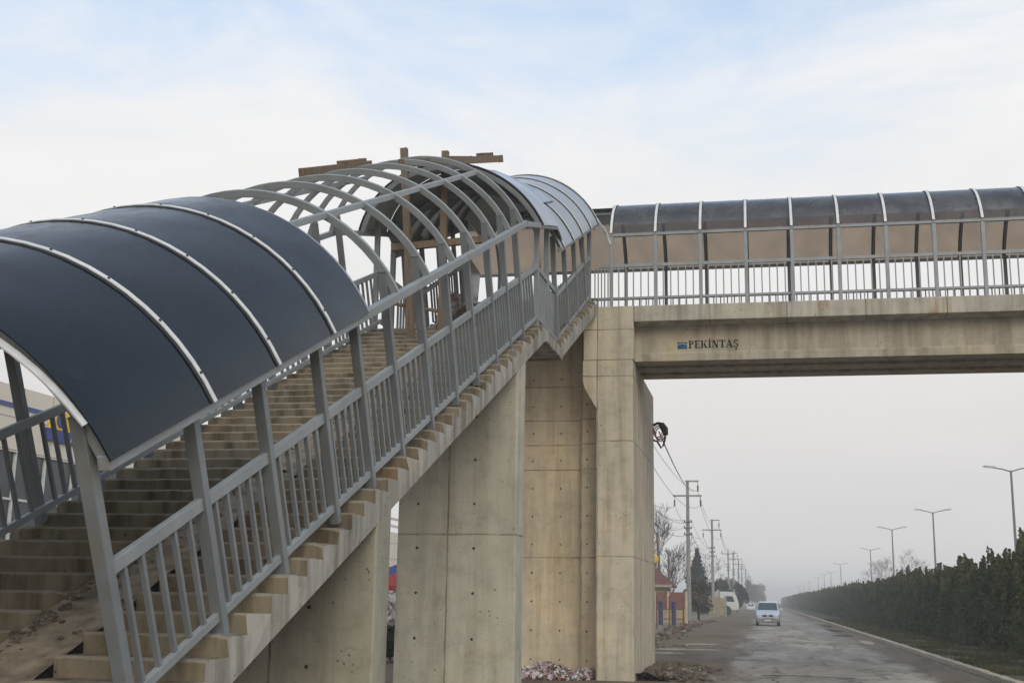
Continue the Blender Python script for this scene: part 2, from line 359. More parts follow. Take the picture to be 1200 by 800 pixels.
vm = M('verge_soil'); p = vm.pos(); n1 = vm.noise(p, .5, 8, .6); n2 = vm.noise(p, 7, 7, .7)
c = vm.ramp(n1, [(.35, (.065, .07, .034)), (.55, (.105, .095, .055)), (.7, (.16, .13, .09))])
c = vm.mix(1.0, c, vm.ramp(n2, [(.3, (.6, .6, .6)), (.7, (1.25, 1.25, 1.2))]), 'MULTIPLY')
vm.bsdf(c, .95, .1, 0, n2, .6, .05)
sheet('verge', lambda y: [6.02, 8.5, 14.0], [-40, 20, 40, 60, 90, 140, 1200], .11, vm.m)
random.seed(5)
km = concrete('kerb_concrete', (.42, .37, .30), jy=(), streak=.4)
b = MB(); y = -20.0
while y < 420:
    L = .98 if y < 130 else 11.9
    dx = jit(.012); dz = jit(.012)
    b.box((5.76+dx, y, -.1), (6.02+dx, y+L, .145+dz)); y += L+.022 if y < 130 else L+.1
tag(b.build('kerb', km, bevel=.02), kind='structure')

# grass blades on the verge
random.seed(8)
gmat = leafmat('verge_grass', (.05, .058, .022), (.12, .11, .05), .25)
b = MB()
for i in range(26000):
    y = 36+(random.random()**1.7)*110; x = random.uniform(6.1, 9.6)
    h = random.uniform(.03, .12); a = random.uniform(0, 6.28); wd = .012+.00025*y; lx, ly = jit(.06), jit(.06)
    if math.sin(x*2.1+math.sin(y*.5)*2)+math.sin(y*.9+x)+jit(.8) < -.6: continue
    b.add([(x-wd*math.cos(a), y-wd*math.sin(a), .105), (x+wd*math.cos(a), y+wd*math.sin(a), .105), (x+lx, y+ly, .11+h)], [(0, 1, 2)])
tag(b.build('grass', gmat), 'thin patchy winter grass on the verge behind the kerb', 'grass', kind='stuff')

# left-hand broken pavement
random.seed(9)
pm = concrete('pavement_concrete', (.20, .17, .135), jy=tuple(48+3*i for i in range(20)), streak=.3)
PY = [44+i*1.1 for i in range(130)]
PE = {y: -5.6-.006*(y-44)+.25*math.sin(y*.5)+jit(.3) for y in PY}
PT = {}
b = MB(); vs = []; fs = []
for y in PY: vs += [(-14, y, .15), (PE[y]-.8, y, .16+jit(.02)), (PE[y], y, .13+jit(.05)), (PE[y]+.12+jit(.05), y, -.02)]
for i in range(len(PY)-1):
    for k in range(3): fs.append((i*4+k, i*4+k+1, i*4+k+5, i*4+k+4))
b.add(vs, fs); tag(b.build('pavement', pm), kind='structure')

def rock(b, c, s, mi=0):
    vs = []; n = 7
    for lat in (-.6, .2, .75):
        for k in range(n):
            t = 6.283*k/n+lat; r = s*(1-.55*lat*lat)*random.uniform(.7, 1.25)
            vs.append((c[0]+r*math.cos(t), c[1]+r*math.sin(t), c[2]+s*.65*lat*random.uniform(.8, 1.2)))
    fs = [(i*n+k, i*n+(k+1) % n, (i+1)*n+(k+1) % n, (i+1)*n+k) for i in range(2) for k in range(n)]+[tuple(range(n))[::-1], tuple(2*n+k for k in range(n))]
    b.add(vs, fs, mi)
rub = [plain('rubble_brown', (.12, .10, .075), .95, .1, 0, .3, 9), plain('rubble_pale', (.2, .175, .14), .95, .1, 0, .3, 9), plain('rubble_brick', (.20, .10, .065), .95, .1, 0, .3, 9)]
random.seed(21)
b = MB()
for i in range(900):
    y = 46+(random.random()**1.4)*75; k = min(PY, key=lambda v: abs(v-y)); x = PE[k]+random.gauss(-.05, .55)
    rock(b, (x, y, .05+random.random()*.1), random.uniform(.03, .10) if random.random() < .85 else random.uniform(.12, .3), random.choice((0, 0, 0, 1, 2)))
tag(b.build('rubble', rub), 'broken rubble and earth strewn along the edge of the left pavement', 'rubble', kind='stuff')
b = MB()
mv = []
for i in range(22):
    for j in range(12):
        xx = -3.15+j*.13; yy = 31+i*.3; mv.append((xx, yy, max(-.01, .22*math.exp(-((xx+2.95)/.42)**2)*(.6+.4*math.sin(yy*2.3))*(1 if j else 1)+jit(.035))))
b.add(mv, [(i*12+j, i*12+j+1, i*12+j+13, i*12+j+12) for i in range(21) for j in range(11)])
for i in range(1100):
    x = random.gauss(-2.6, .45); y = 36.2+random.uniform(-5.0, 1.6); 
    if x < -3.05 and y < 36.6: x = -3.05+abs(random.gauss(0, .35))
    h = max(0, .16-abs(x+2.75)*.12)
    rock(b, (x, y, h*random.random()+.02), random.uniform(.02, .09) if random.random() < .93 else random.uniform(.1, .17), random.choice((0, 0, 0, 0, 0, 1)))
tag(b.build('dirt_heap', rub), 'dark heap of clods and stones at the right foot of the bridge pier', 'rubble', kind='stuff')

# potholes and puddles on the road
def blob(b, cx, cy, rx, ry, z, n=22, rough=.22):
    vs = []
    for k in range(n):
        t = 6.283*k/n; q = 1+jit(rough); vs.append((cx+rx*q*math.cos(t), cy+ry*q*math.sin(t), z))
    b.add(vs, [tuple(range(n))])
hm = plain('wet_pothole', (.028, .024, .02), .45, .4, 0, .4, 3)
wm = M('puddle_water'); wm.bsdf((.045, .04, .033), .06, .5); 
pat = [(3.35, 83, 1.0, 4.0), (3.8, 72, .65, 1.8), (3.9, 101, .7, 1.6), (4.6, 126, .8, 5), (3.9, 165, 1.0, 8)]
for i, (x, y, rx, ry) in enumerate(pat):
    b = MB(); blob(b, x, y, rx, ry, .010)
    tag(b.build('pothole', hm), kind='structure')
for x, y, rx, ry in [(4.7, 92, .5, 4), (5.0, 108, .45, 5), (4.5, 78.5, .6, 1.6), (-3.6, 56, .4, 1.3)]:
    b = MB(); blob(b, x, y, rx, ry, .0145); tag(b.build('puddle', wm.m), kind='structure')
crk = plain('road_crack', (.03, .027, .024), .9, .1)
b = MB(); pts = [(x*.16, 34.6+.22*math.sin(x*.37)+jit(.09)) for x in range(-1, 15)]
for i in range(len(pts)-1):
    w0, w1 = .05+.05*random.random(), .05+.05*random.random()
    (xa, ya), (xb, yb) = pts[i], pts[i+1]
    b.add([(xa, ya-w0, .012), (xb, yb-w1, .012), (xb, yb+w1, .012), (xa, ya+w0, .012)], [(0, 1, 2, 3)])
tag(b.build('road_crack', crk), kind='structure')

pale = plain('pale_screed', (.36, .31, .25), .9, .1, 0, .35, 1.2)
for k, (x, y, rx, ry) in enumerate([(-3.9, 47.5, 1.0, .55), (-3.3, 51.5, 1.3, .7), (-2.9, 58, .9, .6), (2.6, 66, .9, 1.4), (4.9, 66, .3, 3), (1.9, 88, .5, 4)]):
    b = MB(); blob(b, x, y, rx, ry, .008+.0003*k, 40, .35); tag(b.build('pale_patch', pale), kind='structure')

# ------------------------------------------------------------------ staircase
XR, XL, ML0, ML1 = -4.05, -7.56, -5.95, -5.28       # right edge, left edge, ramp strip
TR = .16/.4013
def nos1(y): return 1.627+.4013*(y-9.239)
def nos2(y): return 7.21+.4013*(y-25.0)
LZ = 7.05
stair = thing('staircase', 'worn concrete staircase with sawtooth side climbing to the footbridge', 'staircase', (-5.8, 5.6, 0))
def flight(y0, z0, n, soff, yend=None):
    """y0: first riser, z0: level below it"""
    b = MB()
    def strip(xa, xb, nx):
        yprev = None
        rows = []
        for i in range(n):
            ya = y0+i*TR; zt = z0+(i+1)*.16; zb_ = z0+i*.16; ye = ya+TR if i < n-1 or yend is None else yend
            off_ = (jit(.008), jit(.006)); jn = [(off_[0]+jit(.003)+(random.uniform(.01, .035) if random.random() < .07 else 0), off_[1]+jit(.0025)) for _ in range(nx+1)]
            rag = [0]*nx+[random.random()**2*.07 if xb == XR else 0]; jn[nx] = (jn[nx][0]+random.random()**2*.05, jn[nx][1]-random.random()**2*.03)
            top = [(lerp(xa, xb, k/nx)-rag[k], ya+jn[k][0], zt+jn[k][1]) for k in range(nx+1)]
            low = [(lerp(xa, xb, k/nx), ya+.012, zb_) for k in range(nx+1)]
            chm = [(x, y+.02, z+.004) for x, y, z in top]; top = [(x, y, z-.014-abs(jit(.012))) for x, y, z in top]
            back = [(lerp(xa, xb, k/nx), ye+.012, zt) for k in range(nx+1)]
            for lo, hi, mi in ((low, top, 0), (top, chm, 2), (chm, back, 0)):
                b.add(lo+hi, [(k, k+1, nx+2+k, nx+1+k) for k in range(nx)], mi)
            for x, mi, fl in ((xa, 1 if xa == XL else 0, 0), (xb, 1 if xb == XR else 0, 1)):
                dz = .0
                e_ = 0 if x == xa else -1
                q = [(x, ya+.012, soff(ya)+.012), (x, ye+.012, soff(ye)+.012), (x, ye+.012, zt), chm[e_], top[e_], (x, ya+.012, zb_)]
                b.add(q, [(0, 1, 2), (0, 2, 3), (0, 3, 4), (0, 4, 5)] if fl else [(2, 1, 0), (3, 2, 0), (4, 3, 0), (5, 4, 0)], mi)
    strip(XL, ML0, 14); strip(ML1, XR, 12)
    yS, yE = y0+.012, (yend if yend else y0+n*TR)+.012
    # soffit with a ragged lower arris
    k = n*2; vs = []
    for i in range(k+1):
        y = lerp(yS, yE, i/k); vs += [(XL, y, soff(y)), (XR-.03, y, soff(y)-abs(jit(.025))), (XR, y, soff(y)+.012)]
    b.add(vs, [(i*3+j, i*3+j+3, i*3+j+4, i*3+j+1) for i in range(k) for j in range(2)], 1)
    b.add([(XL, yS, soff(yS)), (XR, yS, soff(yS)), (XR, yS, z0+.16), (XL, yS, z0+.16)], [(0, 1, 2, 3)], 0)
    b.add([(XL, yE, soff(yE)), (XR, yE, soff(yE)), (XR, yE, z0+n*.16), (XL, yE, z0+n*.16)], [(3, 2, 1, 0)], 1)
    return b
s1 = lambda y: max(nos1(y)-.40, -.05)
s2 = lambda y: nos2(y)-.42
Y1 = 5.58; random.seed(31)
flight(Y1, 0, 44, s1).build('lower_flight', [MAT['step'], MAT['stringer'], MAT['nosing']], stair)
flight(25.0, LZ, 14, s2, 30.72).build('upper_flight', [MAT['step'], MAT['stringer'], MAT['nosing']], stair)
yl = Y1+44*TR
b = MB()
prof = [(22.78, s1(22.78)+.02), (23.3, 6.82), (23.9, 6.80), (24.6, 6.83), (25.2, 6.80), (25.36, s2(25.36)), (25.0, LZ), (yl, LZ), (yl, 6.9)]
b.prism([(XR-.002, y, z) for y, z in prof], (XL-XR+.004, 0, 0)); b.build('landing', MAT['stringer'], stair, bevel=.02)
# dirt filled ramp strip between the two step runs
b = MB(); vs = []; n = 60; random.seed(4)
for i in range(n+1):
    y = lerp(Y1+.1, yl, i/n)
    for k in range(7):
        x = lerp(ML0, ML1, k/6); vs.append((x, y, nos1(y)-.085+jit(.012)+(.02 if k in (0, 6) else 0)))
b.add(vs, [(i*7+k, i*7+k+1, i*7+k+8, i*7+k+7) for i in range(n) for k in range(6)])
b.build('ramp_strip', MAT['ramp'], stair, smooth=True)
b = MB(); vs = []
for i in range(21):
    y = lerp(25.1, 30.7, i/20)
    for k in range(5): vs.append((lerp(ML0, ML1, k/4), y, nos2(y)-.085+jit(.01)))
b.add(vs, [(i*5+k, i*5+k+1, i*5+k+6, i*5+k+5) for i in range(20) for k in range(4)])
b.build('ramp_strip', MAT['ramp'], stair, smooth=True)
b = MB(); random.seed(6)
for i in range(700):
    y = random.uniform(7.5, 20); x = ML0+abs(random.gauss(.0, .07))+.02
    if random.random() < .18: x = random.uniform(ML0, ML1)
    rock(b, (x, y, nos1(y)-.075), random.uniform(.008, .034), random.choice((0, 0, 1)))
tag(b.build('gravel', rub), 'gravel and dry leaves gathered in the dirt ramp between the steps', 'gravel', kind='stuff')

# ------------------------------------------------------------------ piers
def pier(name, label, mat, ya, yb, xa=-6.1, xb=-4.052):
    o = thing(name, label, 'pier', ((xa+xb)/2, (ya+yb)/2, 0))
    b = MB(); nz_ = 10
    b.prism([(xb, ya, -.1), (xb, yb, -.1), (xb, yb, s1(yb)+.06), (xb, ya, s1(ya)+.06)], (xa-xb, 0, 0))
    b.build('wall', mat, o, bevel=.022); return o
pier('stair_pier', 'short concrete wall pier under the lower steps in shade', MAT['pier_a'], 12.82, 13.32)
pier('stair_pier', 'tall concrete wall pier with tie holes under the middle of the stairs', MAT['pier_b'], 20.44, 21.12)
bp = thing('bridge_pier', 'stained concrete bridge pier with corbel carrying the girders', 'pier', (-3.6, 33.5, 0))
b = MB(); b.box((-4.07, 30.71, -.1), (-3.14, 36.7, 7.87)); b.build('column', MAT['column'], bp, bevel=.03)
b = MB(); b.prism([(-4.06, 30.714, 6.62), (-4.18, 30.714, 6.8), (-4.36, 30.714, 7.12), (-4.42, 30.714, 7.3), (-4.42, 30.714, 7.866), (-4.06, 30.714, 7.866)], (0, 5.9, 0)); b.build('corbel', MAT['column'], bp, bevel=.02)
b = MB(); b.box((-4.4, 30.72, 7.86), (-3.118, 31.06, 9.26)); b.build('end_block', MAT['column'], bp, bevel=.02)
b = MB(); b.box((-7.6, 31.95, -.1), (-4.06, 36.2, 8.84)); b.build('wall', MAT['pier_c'], bp, bevel=.02)
b = MB(); b.box((-4.58, 31.62, -.1), (-4.06, 31.97, 8.84)); b.build('pilaster', MAT['pier_c'], bp, bevel=.02)

# ------------------------------------------------------------------ bridge deck, girders
XE = 19.0
deck = thing('bridge_deck', 'long concrete footbridge deck with rust stained fascia spanning the road', 'bridge', (6, 32.5, 8.83))
b = MB()
X0 = -3.115
b.prism([(X0, 30.71, 8.84), (X0, 30.71, 9.25), (X0, 34.3, 9.25), (X0, 34.3, 8.84), (X0, 33.9, 8.78), (X0, 31.1, 8.78)], (XE-X0, 0, 0)); b.build('slab', MAT['fascia'], deck, bevel=.015)
b = MB(); b.box((-8.4, 31.07, 8.85), (X0-.003, 34.3, 9.246)); b.box((-7.6, 30.74, 8.85), (-4.41, 31.066, 9.246)); b.build('corner_slab', MAT['fascia'], deck)
b = MB()
for i in range(60):
    pass
def girder(name, label, ya):
    b = MB(); w0 = .62
    pr = [(0, 0), (.62, 0), (.62, .2), (.5, .3), (.5, .9), (.12, .9), (.12, .3), (0, .2)]
    pr = [(.0, .0), (.62, .0), (.62, .19), (.56, .245), (.56, .915), (.06, .915), (.06, .245), (.0, .19)]
    b.prism([(-3.95, ya+y, 7.874+z) for y, z in pr], (XE+3.95, 0, 0))
    o = b.build(name, MAT['girder'], bevel=.01); return tag(o, label, 'girder')
gn = girder('bridge_girder', 'near concrete bridge girder with black stencilled lettering and blue mark', 31.1)
girder('bridge_girder', 'middle concrete bridge girder hidden in shade between the other two', 32.12)
girder('bridge_girder', 'far concrete bridge girder in deep shade with no lettering', 33.15)

# stencilled name on the near girder
YF = 31.157
def letter(ch):
    """polygons on a 0..1 tall grid, width returned"""
    R = lambda x0, y0, x1, y1: [(x0, y0), (x1, y0), (x1, y1), (x0, y1)]
    def arc(cx, cy, rx, ry, a0, a1, t, n=10):
        o = []; i_ = []
        for k in range(n+1):
            a = math.radians(lerp(a0, a1, k/n)); o.append((cx+rx*math.cos(a), cy+ry*math.sin(a))); i_.append((cx+(rx-t)*math.cos(a), cy+(ry-t*.6)*math.sin(a)))
        return [[o[k], o[k+1], i_[k+1], i_[k]] for k in range(n)]
    if ch == 'P': return [R(.1, 0, .32, 1), R(0, 0, .42, .09), R(0, .91, .3, 1)]+arc(.36, .72, .36, .28, -90, 90, .2), .76
    if ch == 'E': return [R(.1, 0, .32, 1), R(0, 0, .72, .1), R(0, .9, .7, 1), R(.36, .45, .56, .55), R(.62, 0, .72, .26), R(.6, .76, .7, 1), R(.5, .36, .57, .64)], .78
    if ch == 'K': return [R(.1, 0, .32, 1), R(0, 0, .42, .09), R(0, .91, .42, 1), [(.36, .42), (.44, .36), (.80, .92), (.70, .92)], [(.40, .46), (.56, .62), (.88, .05), (.64, .05)], R(.55, .91, .9, 1), R(.56, 0, .95, .09)], .98
    if ch == 'I': return [R(.1, 0, .32, 1), R(0, 0, .42, .09), R(0, .91, .42, 1), R(.12, 1.1, .3, 1.24)], .46
    if ch == 'N': return [R(.1, 0, .19, 1), R(0, 0, .3, .09), R(0, .91, .3, 1), [(.12, 1), (.38, 1), (.80, 0), (.58, 0)], R(.72, 0, .80, 1), R(.62, .91, .92, 1)], .96
    if ch == 'T': return [R(.29, 0, .51, 1), R(.18, 0, .62, .09), R(0, .9, .8, 1), R(0, .72, .09, 1), R(.71, .72, .8, 1)], .84
    if ch == 'A': return [[(.06, 0), (.15, 0), (.42, .86), (.38, 1)], [(.36, 1), (.54, 1), (.88, 0), (.62, 0)], R(.24, .28, .62, .37), R(0, 0, .26, .08), R(.54, 0, .95, .08)], .98
    if ch == 'S': return arc(.34, .73, .30, .27, 40, 250, .17)+arc(.34, .27, .32, .29, -140, 85, .19)+[R(.56, .68, .63, 1), R(.02, 0, .09, .32), [(.28, 0), (.38, 0), (.36, -.12), (.28, -.12)], [(.16, -.34), (.42, -.32), (.52, -.18), (.40, -.1), (.24, -.12), (.34, -.2), (.30, -.25), (.16, -.26)]], .74
b = MB(); x = -1.76; H = .195
for ch in 'PEKINTAS':
    ps, wd = letter(ch); sx = H*.93
    for pl in ps: b.prism([(x+px*sx, YF, 8.205+py*H) for px, py in pl], (0, -.004-random.random()*.001, 0))
    x += wd*sx+.012
b.build('lettering', MAT['ink'], gn)
b = MB(); lx0, lx1 = -2.04, -1.80
b.box((lx0, YF-.004, 8.19), (lx1, YF, 8.365)); b.build('logo_mark', MAT['ink_blue'], gn)
b = MB()
for k in range(10):
    t0, t1 = k/10, (k+1)/10; z0_, z1_ = 8.285+.03*math.sin(math.pi*t0), 8.285+.03*math.sin(math.pi*t1)
    b.prism([(lerp(lx0, lx1, t0), YF-.004, z0_), (lerp(lx0, lx1, t1), YF-.004, z1_), (lerp(lx0, lx1, t1), YF-.004, z1_+.022), (lerp(lx0, lx1, t0), YF-.004, z0_+.022)], (0, -.003, 0))
b.build('logo_stripe', MAT['ink_pale'], gn)

# ------------------------------------------------------------------ canopies
def arc_pts(P0, P1, d, h, n=28, off=0.0):
    P0, P1, d = Vector(P0), Vector(P1), Vector(d).normalized(); U = P1-P0; wdt = U.length/2; u = U.normalized()
    Rr = (wdt*wdt+h*h)/(2*h); a = math.asin(min(1, wdt/Rr)); mid = (P0+P1)/2; cen = mid+d*(h-Rr); res = []
    for k in range(n+1):
        t = -a+2*a*k/n; rad = u*math.sin(t)+d*math.cos(t); res.append((cen+rad*(Rr+off), rad, Rr*(t+a)))
    return res, u.cross(d).normalized()
def arch(b, P0, P1, d, h, wid, thk, off=0.0, n=28, mi=0, k0=0, k1=None):
    pts, bn = arc_pts(P0, P1, d, h, n, off); pts = pts[k0:k1]; vs = []
    for p, r, s in pts: vs += [p-bn*wid/2-r*thk/2, p+bn*wid/2-r*thk/2, p+bn*wid/2+r*thk/2, p-bn*wid/2+r*thk/2]
    fs = [(i*4+k, i*4+(k+1) % 4, i*4+4+(k+1) % 4, i*4+4+k) for i in range(len(pts)-1) for k in range(4)]
    fs += [(3, 2, 1, 0), tuple(len(pts)*4-4+k for k in range(4))]
    b.add(vs, fs, mi)
def panel(b, A, B, off=.06, n=28, m=5, sag=.0, ks=None, wav=.006):
    """A, B = (P0,P1,d,h) at both ends; a curved double-skinned sheet"""
    pa, _ = arc_pts(*A, n, off); pb, _ = arc_pts(*B, n, off); ks = ks or (0, n)
    vs = []; uv = []
    for side in (0, -.012):
        for i in range(ks[0], ks[1]+1):
            for j in range(m+1):
                t = j/m; p = pa[i][0].lerp(pb[i][0], t); r = pa[i][1].lerp(pb[i][1], t)
                e_ = math.sin(math.pi*t)
                q = p+r*(side+wav*e_*math.sin(i*1.1+t*4))+r*sag*e_; vs.append(q); uv.append((pa[i][2], t))
    R_ = ks[1]-ks[0]+1; C_ = m+1; fs = []
    for i in range(R_-1):
        for j in range(m):
            a = i*C_+j; fs.append((a, a+1, a+C_+1, a+C_)); q = a+R_*C_; fs.append((q+C_, q+C_+1, q+1, q))
    o = R_*C_
    for i in range(R_-1):
        a = i*C_; fs.append((a+C_, a, a+o, a+o+C_)); a += m; fs.append((a, a+C_, a+C_+o, a+o))
    for j in range(m):
        fs.append((j, j+1, j+1+o, j+o)); a = (R_-1)*C_+j; fs.append((a+1, a, a+o, a+o+1))
    b.add(vs, fs, 0, uv)
XA, XB = -4.05, -7.6
TL = .5
DV = Vector((0, -TL, 1)).normalized()
HB = 1.27
def zb(y): return 2.74+.4191*(y-7.19)
BY = [7.15, 8.51, 9.72, 11.04, 12.15, 13.25, 14.54, 15.81, 17.05, 18.38, 19.5, 20.6]
def A1(y, z=None, d=DV, h=HB):
    z = zb(y) if z is None else z
    return (Vector((XA, y, z)), Vector((XB, y, z)), d, h)
ST, SL = MAT['steel'], MAT['steel_light']

lc = thing('stair_canopy', 'arched steel stair canopy with dark navy panels below and bare ribs above', 'canopy', (-5.75, 8, 0))
for y in BY:
    b = MB(); arch(b, *A1(y), .06, .09); b.build('arch', SL, lc, bevel=.006, smooth=True)
for X in (XA, XB):
    b = MB(); b.bar((X, 7.10, zb(7.10)), (X, 20.85, zb(20.85)), .09, .10); b.bar((X, 20.83, zb(20.83)-.002), (X, 24.1, 9.38), .085, .098); b.build('eave_beam', SL, lc, bevel=.008)
def on_arch(y, frac, off=0.0):
    pts, _ = arc_pts(*A1(y), 100, off); return pts[int(frac*100)][0]
for fr in (.27, .73):
    b = MB(); p0, p1 = on_arch(7.15, fr), on_arch(20.6, fr); b.bar(p0, p1, .075, .075); b.build('purlin', SL, lc, bevel=.006)
def post_foot(y, nos, zt, t=TL, drop=.07):
    dz = (zt-nos(y)+drop)/(1+t*.4013); return (y+t*dz, zt-dz)
POSTF = []
for X in (XA, XB):
    for y in BY:
        fy, fz = post_foot(y, nos1, zb(y)); b = MB(); xi = X+(-.15 if X == XA else .15); b.bar((xi, fy, fz), (xi, y-.27*TL, zb(y)+.27), .10, .10, up=(1, 0, 0)); b.build('post', ST, lc, bevel=.008)
        i_ = int((fy-Y1)/TR); bz = (i_+1)*.16; yb_ = fy-(bz-fz)*TL; b = MB(); b.box((xi-.09, max(yb_-.09, Y1+i_*TR+.03), bz-.01), (xi+.09, yb_+.09, bz+.014)); b.build('base_plate', ST, lc)
        if X == XA: POSTF.append((fy, y))
random.seed(12)
PE_ = [7.15, 8.51, 9.72, 11.04, 12.08]
for i in range(4):
    b = MB(); panel(b, A1(PE_[i]-(.0 if i else .06)), A1(PE_[i+1]), .065); o = b.build('panel', MAT['navy'], lc, smooth=True)
for y in PE_[1:4]:
    b = MB(); arch(b, *A1(y-.018), .09, .006, .0715); b.build('gasket', MAT['gasket'], lc, smooth=True)
    b = MB(); arch(b, *A1(y), .05, .008, .079); b.build('cover_strip', MAT['alu'], lc, smooth=True)
# screws on strips
for y in PE_[1:4]:
    pts, bn = arc_pts(*A1(y), 20, .10)
    for k in range(1, 20, 2):
        p, r, _ = pts[k]; b = MB(); b.tube([p-r*.018, p-r*.010], .011, 8); b.build('screw', MAT['gasket'], lc)
# loose end strip hanging off the first arch
b = MB(); y = 7.0; A = (Vector((XA-.06, y-.05, zb(y)+.27)), Vector((XB, y-.15, zb(y)+.22)), DV, .99); arch(b, *A, .075, .012, .0, 28, 0, 0, 20); b.build('end_strip', MAT['alu'], lc, smooth=True)

# landing + upper flight canopy
DU = Vector((0, -.42, 1)).normalized()
DLN = Vector((0, -.58, 1)).normalized()
def A2(y): z = 9.29+.4013*(y-25.2); return (Vector((XA+.02, y, z)), Vector((XB-.02, y, z)), DU, 1.27)
UY = [24.75, 26.1, 27.5, 28.9, 30.25]
uc = thing('stair_canopy', 'short arched canopy of grey ribbed panels over the upper flight and landing', 'canopy', (-5.75, 27, 7))
def AL(y, z, h=1.24): return (Vector((XA, y, z)), Vector((XB, y, z)), DLN, h)
LA = [AL(22.35, 8.87), AL(24.1, 9.38)]
for a in LA: b = MB(); arch(b, *a, .06, .09); b.build('arch', SL, uc, bevel=.006, smooth=True)
b = MB(); panel(b, LA[0], LA[1], .07, wav=.012); b.build('panel', MAT['ribbed'], uc, smooth=True)
b = MB(); panel(b, LA[1], A2(24.95), .05, wav=.012); b.build('panel', MAT['ribbed'], uc, smooth=True)
b = MB(); arch(b, *LA[0], .05, .03, .075); b.build('gasket', MAT['gasket'], uc, smooth=True)
for y in UY: b = MB(); arch(b, *A2(y), .06, .09); b.build('arch', SL, uc, bevel=.006, smooth=True)
for i in range(4):
    b = MB(); panel(b, A2(UY[i]-(.25 if i == 0 else 0)), A2(UY[i+1]+(.12 if i == 3 else 0)), .065); b.build('panel', MAT['ribbed'], uc, smooth=True)
for y in UY[0:5]:
    b = MB(); arch(b, *A2(y), .12, .012, .078); b.build('gasket', MAT['gasket'], uc, smooth=True)
    b = MB(); arch(b, *A2(y), .05, .014, .092); b.build('cover_strip', MAT['alu'], uc, smooth=True)
AXT = (Vector((XA+.02, 32.7, 11.37)), Vector((XB-.02, 32.7, 11.37)), Vector((0, 0, 1)), 1.12)
b = MB(); panel(b, A2(30.4), AXT, .03, ks=(4, 26)); b.build('panel', MAT['ribbed'], uc, smooth=True)
for X in (XA+.02, XB-.02):
    a, c2 = A2(24.5)[0], A2(30.4)[0]; b = MB(); b.bar((X, 24.5, a.z), (X, 30.4, c2.z), .09, .10); b.build('eave_beam', SL, uc, bevel=.008)
for fr in (.27, .73):
    p0 = arc_pts(*A2(24.75), 100)[0][int(fr*100)][0]; p1 = arc_pts(*A2(30.25), 100)[0][int(fr*100)][0]
    b = MB(); b.bar(p0, p1, .07, .07); b.build('purlin', ST, uc)
UPF = []
for X in (XA, XB):
    for y in (22.9, 24.0): b = MB(); xi = X+(-.15 if X == XA else .15); b.bar((xi, y, LZ-.05), (xi, y-.02, 8.62+.31*(y-20.75)), .10, .10, up=(1, 0, 0)); b.build('post', ST, uc, bevel=.008)
    for y in UY:
        t = .40 if y < 30 else .0; fy, fz = post_foot(y, nos2, A2(y)[0].z, t)
        if y == 24.75: fz = LZ-.04
        if y > 30: fy, fz = 30.3, 9.2
        b = MB(); xi = X+(-.15 if X == XA else .15); b.bar((xi, fy, fz), (xi, y-.25*t, A2(y)[0].z+.25), .10, .10, up=(1, 0, 0)); b.build('post', ST, uc, bevel=.008)
        if X == XA: UPF.append((fy, y))
# valley sheet with bright edge between stair canopy and bridge canopy
P0 = A2(30.37); q0 = arc_pts(*P0, 28, .065)[0]
vs = []
BYN, BYF, BZ, BH = 30.78, 34.32, 11.17, 1.2
BD = Vector((0, 0, 1))
def AB(x, zo=0): return (Vector((x, BYN, BZ+.0045*(x+3)*0)), Vector((x, BYF, BZ)), BD, BH)
q1 = arc_pts(*AB(-3.69), 28, .07)[0]
va_, vb_ = [], []
VT = [(-3.71, 30.72, 10.91), (-3.81, 30.8, 11.24), (-4.07, 30.9, 11.65), (-4.31, 31.0, 12.02), (-4.58, 31.1, 12.33), (-4.83, 31.15, 12.52)]
for k in range(0, 13):
    t = k/12*(len(VT)-1); i = min(int(t), len(VT)-2); va_.append(q0[k][0]); vb_.append(Vector(VT[i]).lerp(Vector(VT[i+1]), t-i))
b = MB(); b.add(va_+vb_, [(k, k+1, 14+k, 13+k) for k in range(12)]); b.add([v+Vector((0, .01, -.012)) for v in va_+vb_], [(13+k, 14+k, k+1, k) for k in range(12)])
b.build('valley_panel', MAT['smoke'], uc)
b = MB()
for k in range(12): b.bar(vb_[k], vb_[k+1], .05, .03)
b.build('cover_strip', MAT['alu'], uc, smooth=True)

# bridge canopy
bc = thing('bridge_canopy', 'long barrel canopy of smoked panels and pale ribs above the bridge deck', 'canopy', (6, 32.5, 9.25))
BX = [-3.69+1.141*i for i in range(20)]
for x in [-8.3, -7.4, -6.2, -4.95]+BX:
    b = MB(); arch(b, *AB(x), .06, .09, k0=0 if x > -4 else 13); b.build('arch', ST, bc, bevel=.006, smooth=True)
xs = [-8.3, -7.4, -6.2, -4.95]+BX
for i in range(len(xs)-1):
    b = MB(); panel(b, AB(xs[i]), AB(xs[i+1]), .062, m=3, wav=.003, ks=None if xs[i] > -4 else (13, 28)); b.build('panel', MAT['smoke'], bc, smooth=True)
for x in BX:
    b = MB(); arch(b, *AB(x), .10, .010, .074); b.build('gasket', MAT['gasket'], bc, smooth=True)
    b = MB(); arch(b, *AB(x), .065, .010, .084); b.build('cover_strip', MAT['alu'], bc, smooth=True)
for Y_, x0 in ((BYN, -3.75), (BYF, -8.3)):
    b = MB(); b.bar((x0, Y_, BZ-.02), (XE-.6, Y_, BZ-.02), .09, .07); b.build('eave_beam', SL, bc, bevel=.006)
for Y_, lst in ((BYN, BX), (BYF, xs)):
    for x in lst:
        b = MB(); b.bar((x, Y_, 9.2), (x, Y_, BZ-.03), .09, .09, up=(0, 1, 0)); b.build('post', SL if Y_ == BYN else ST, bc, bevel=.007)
b = MB(); z_ = 12.32; b.bar((-7.4, 32.55, BZ+BH-.06), (XE-.6, 32.55, BZ+BH-.06), .06, .06); b.build('purlin', ST, bc)

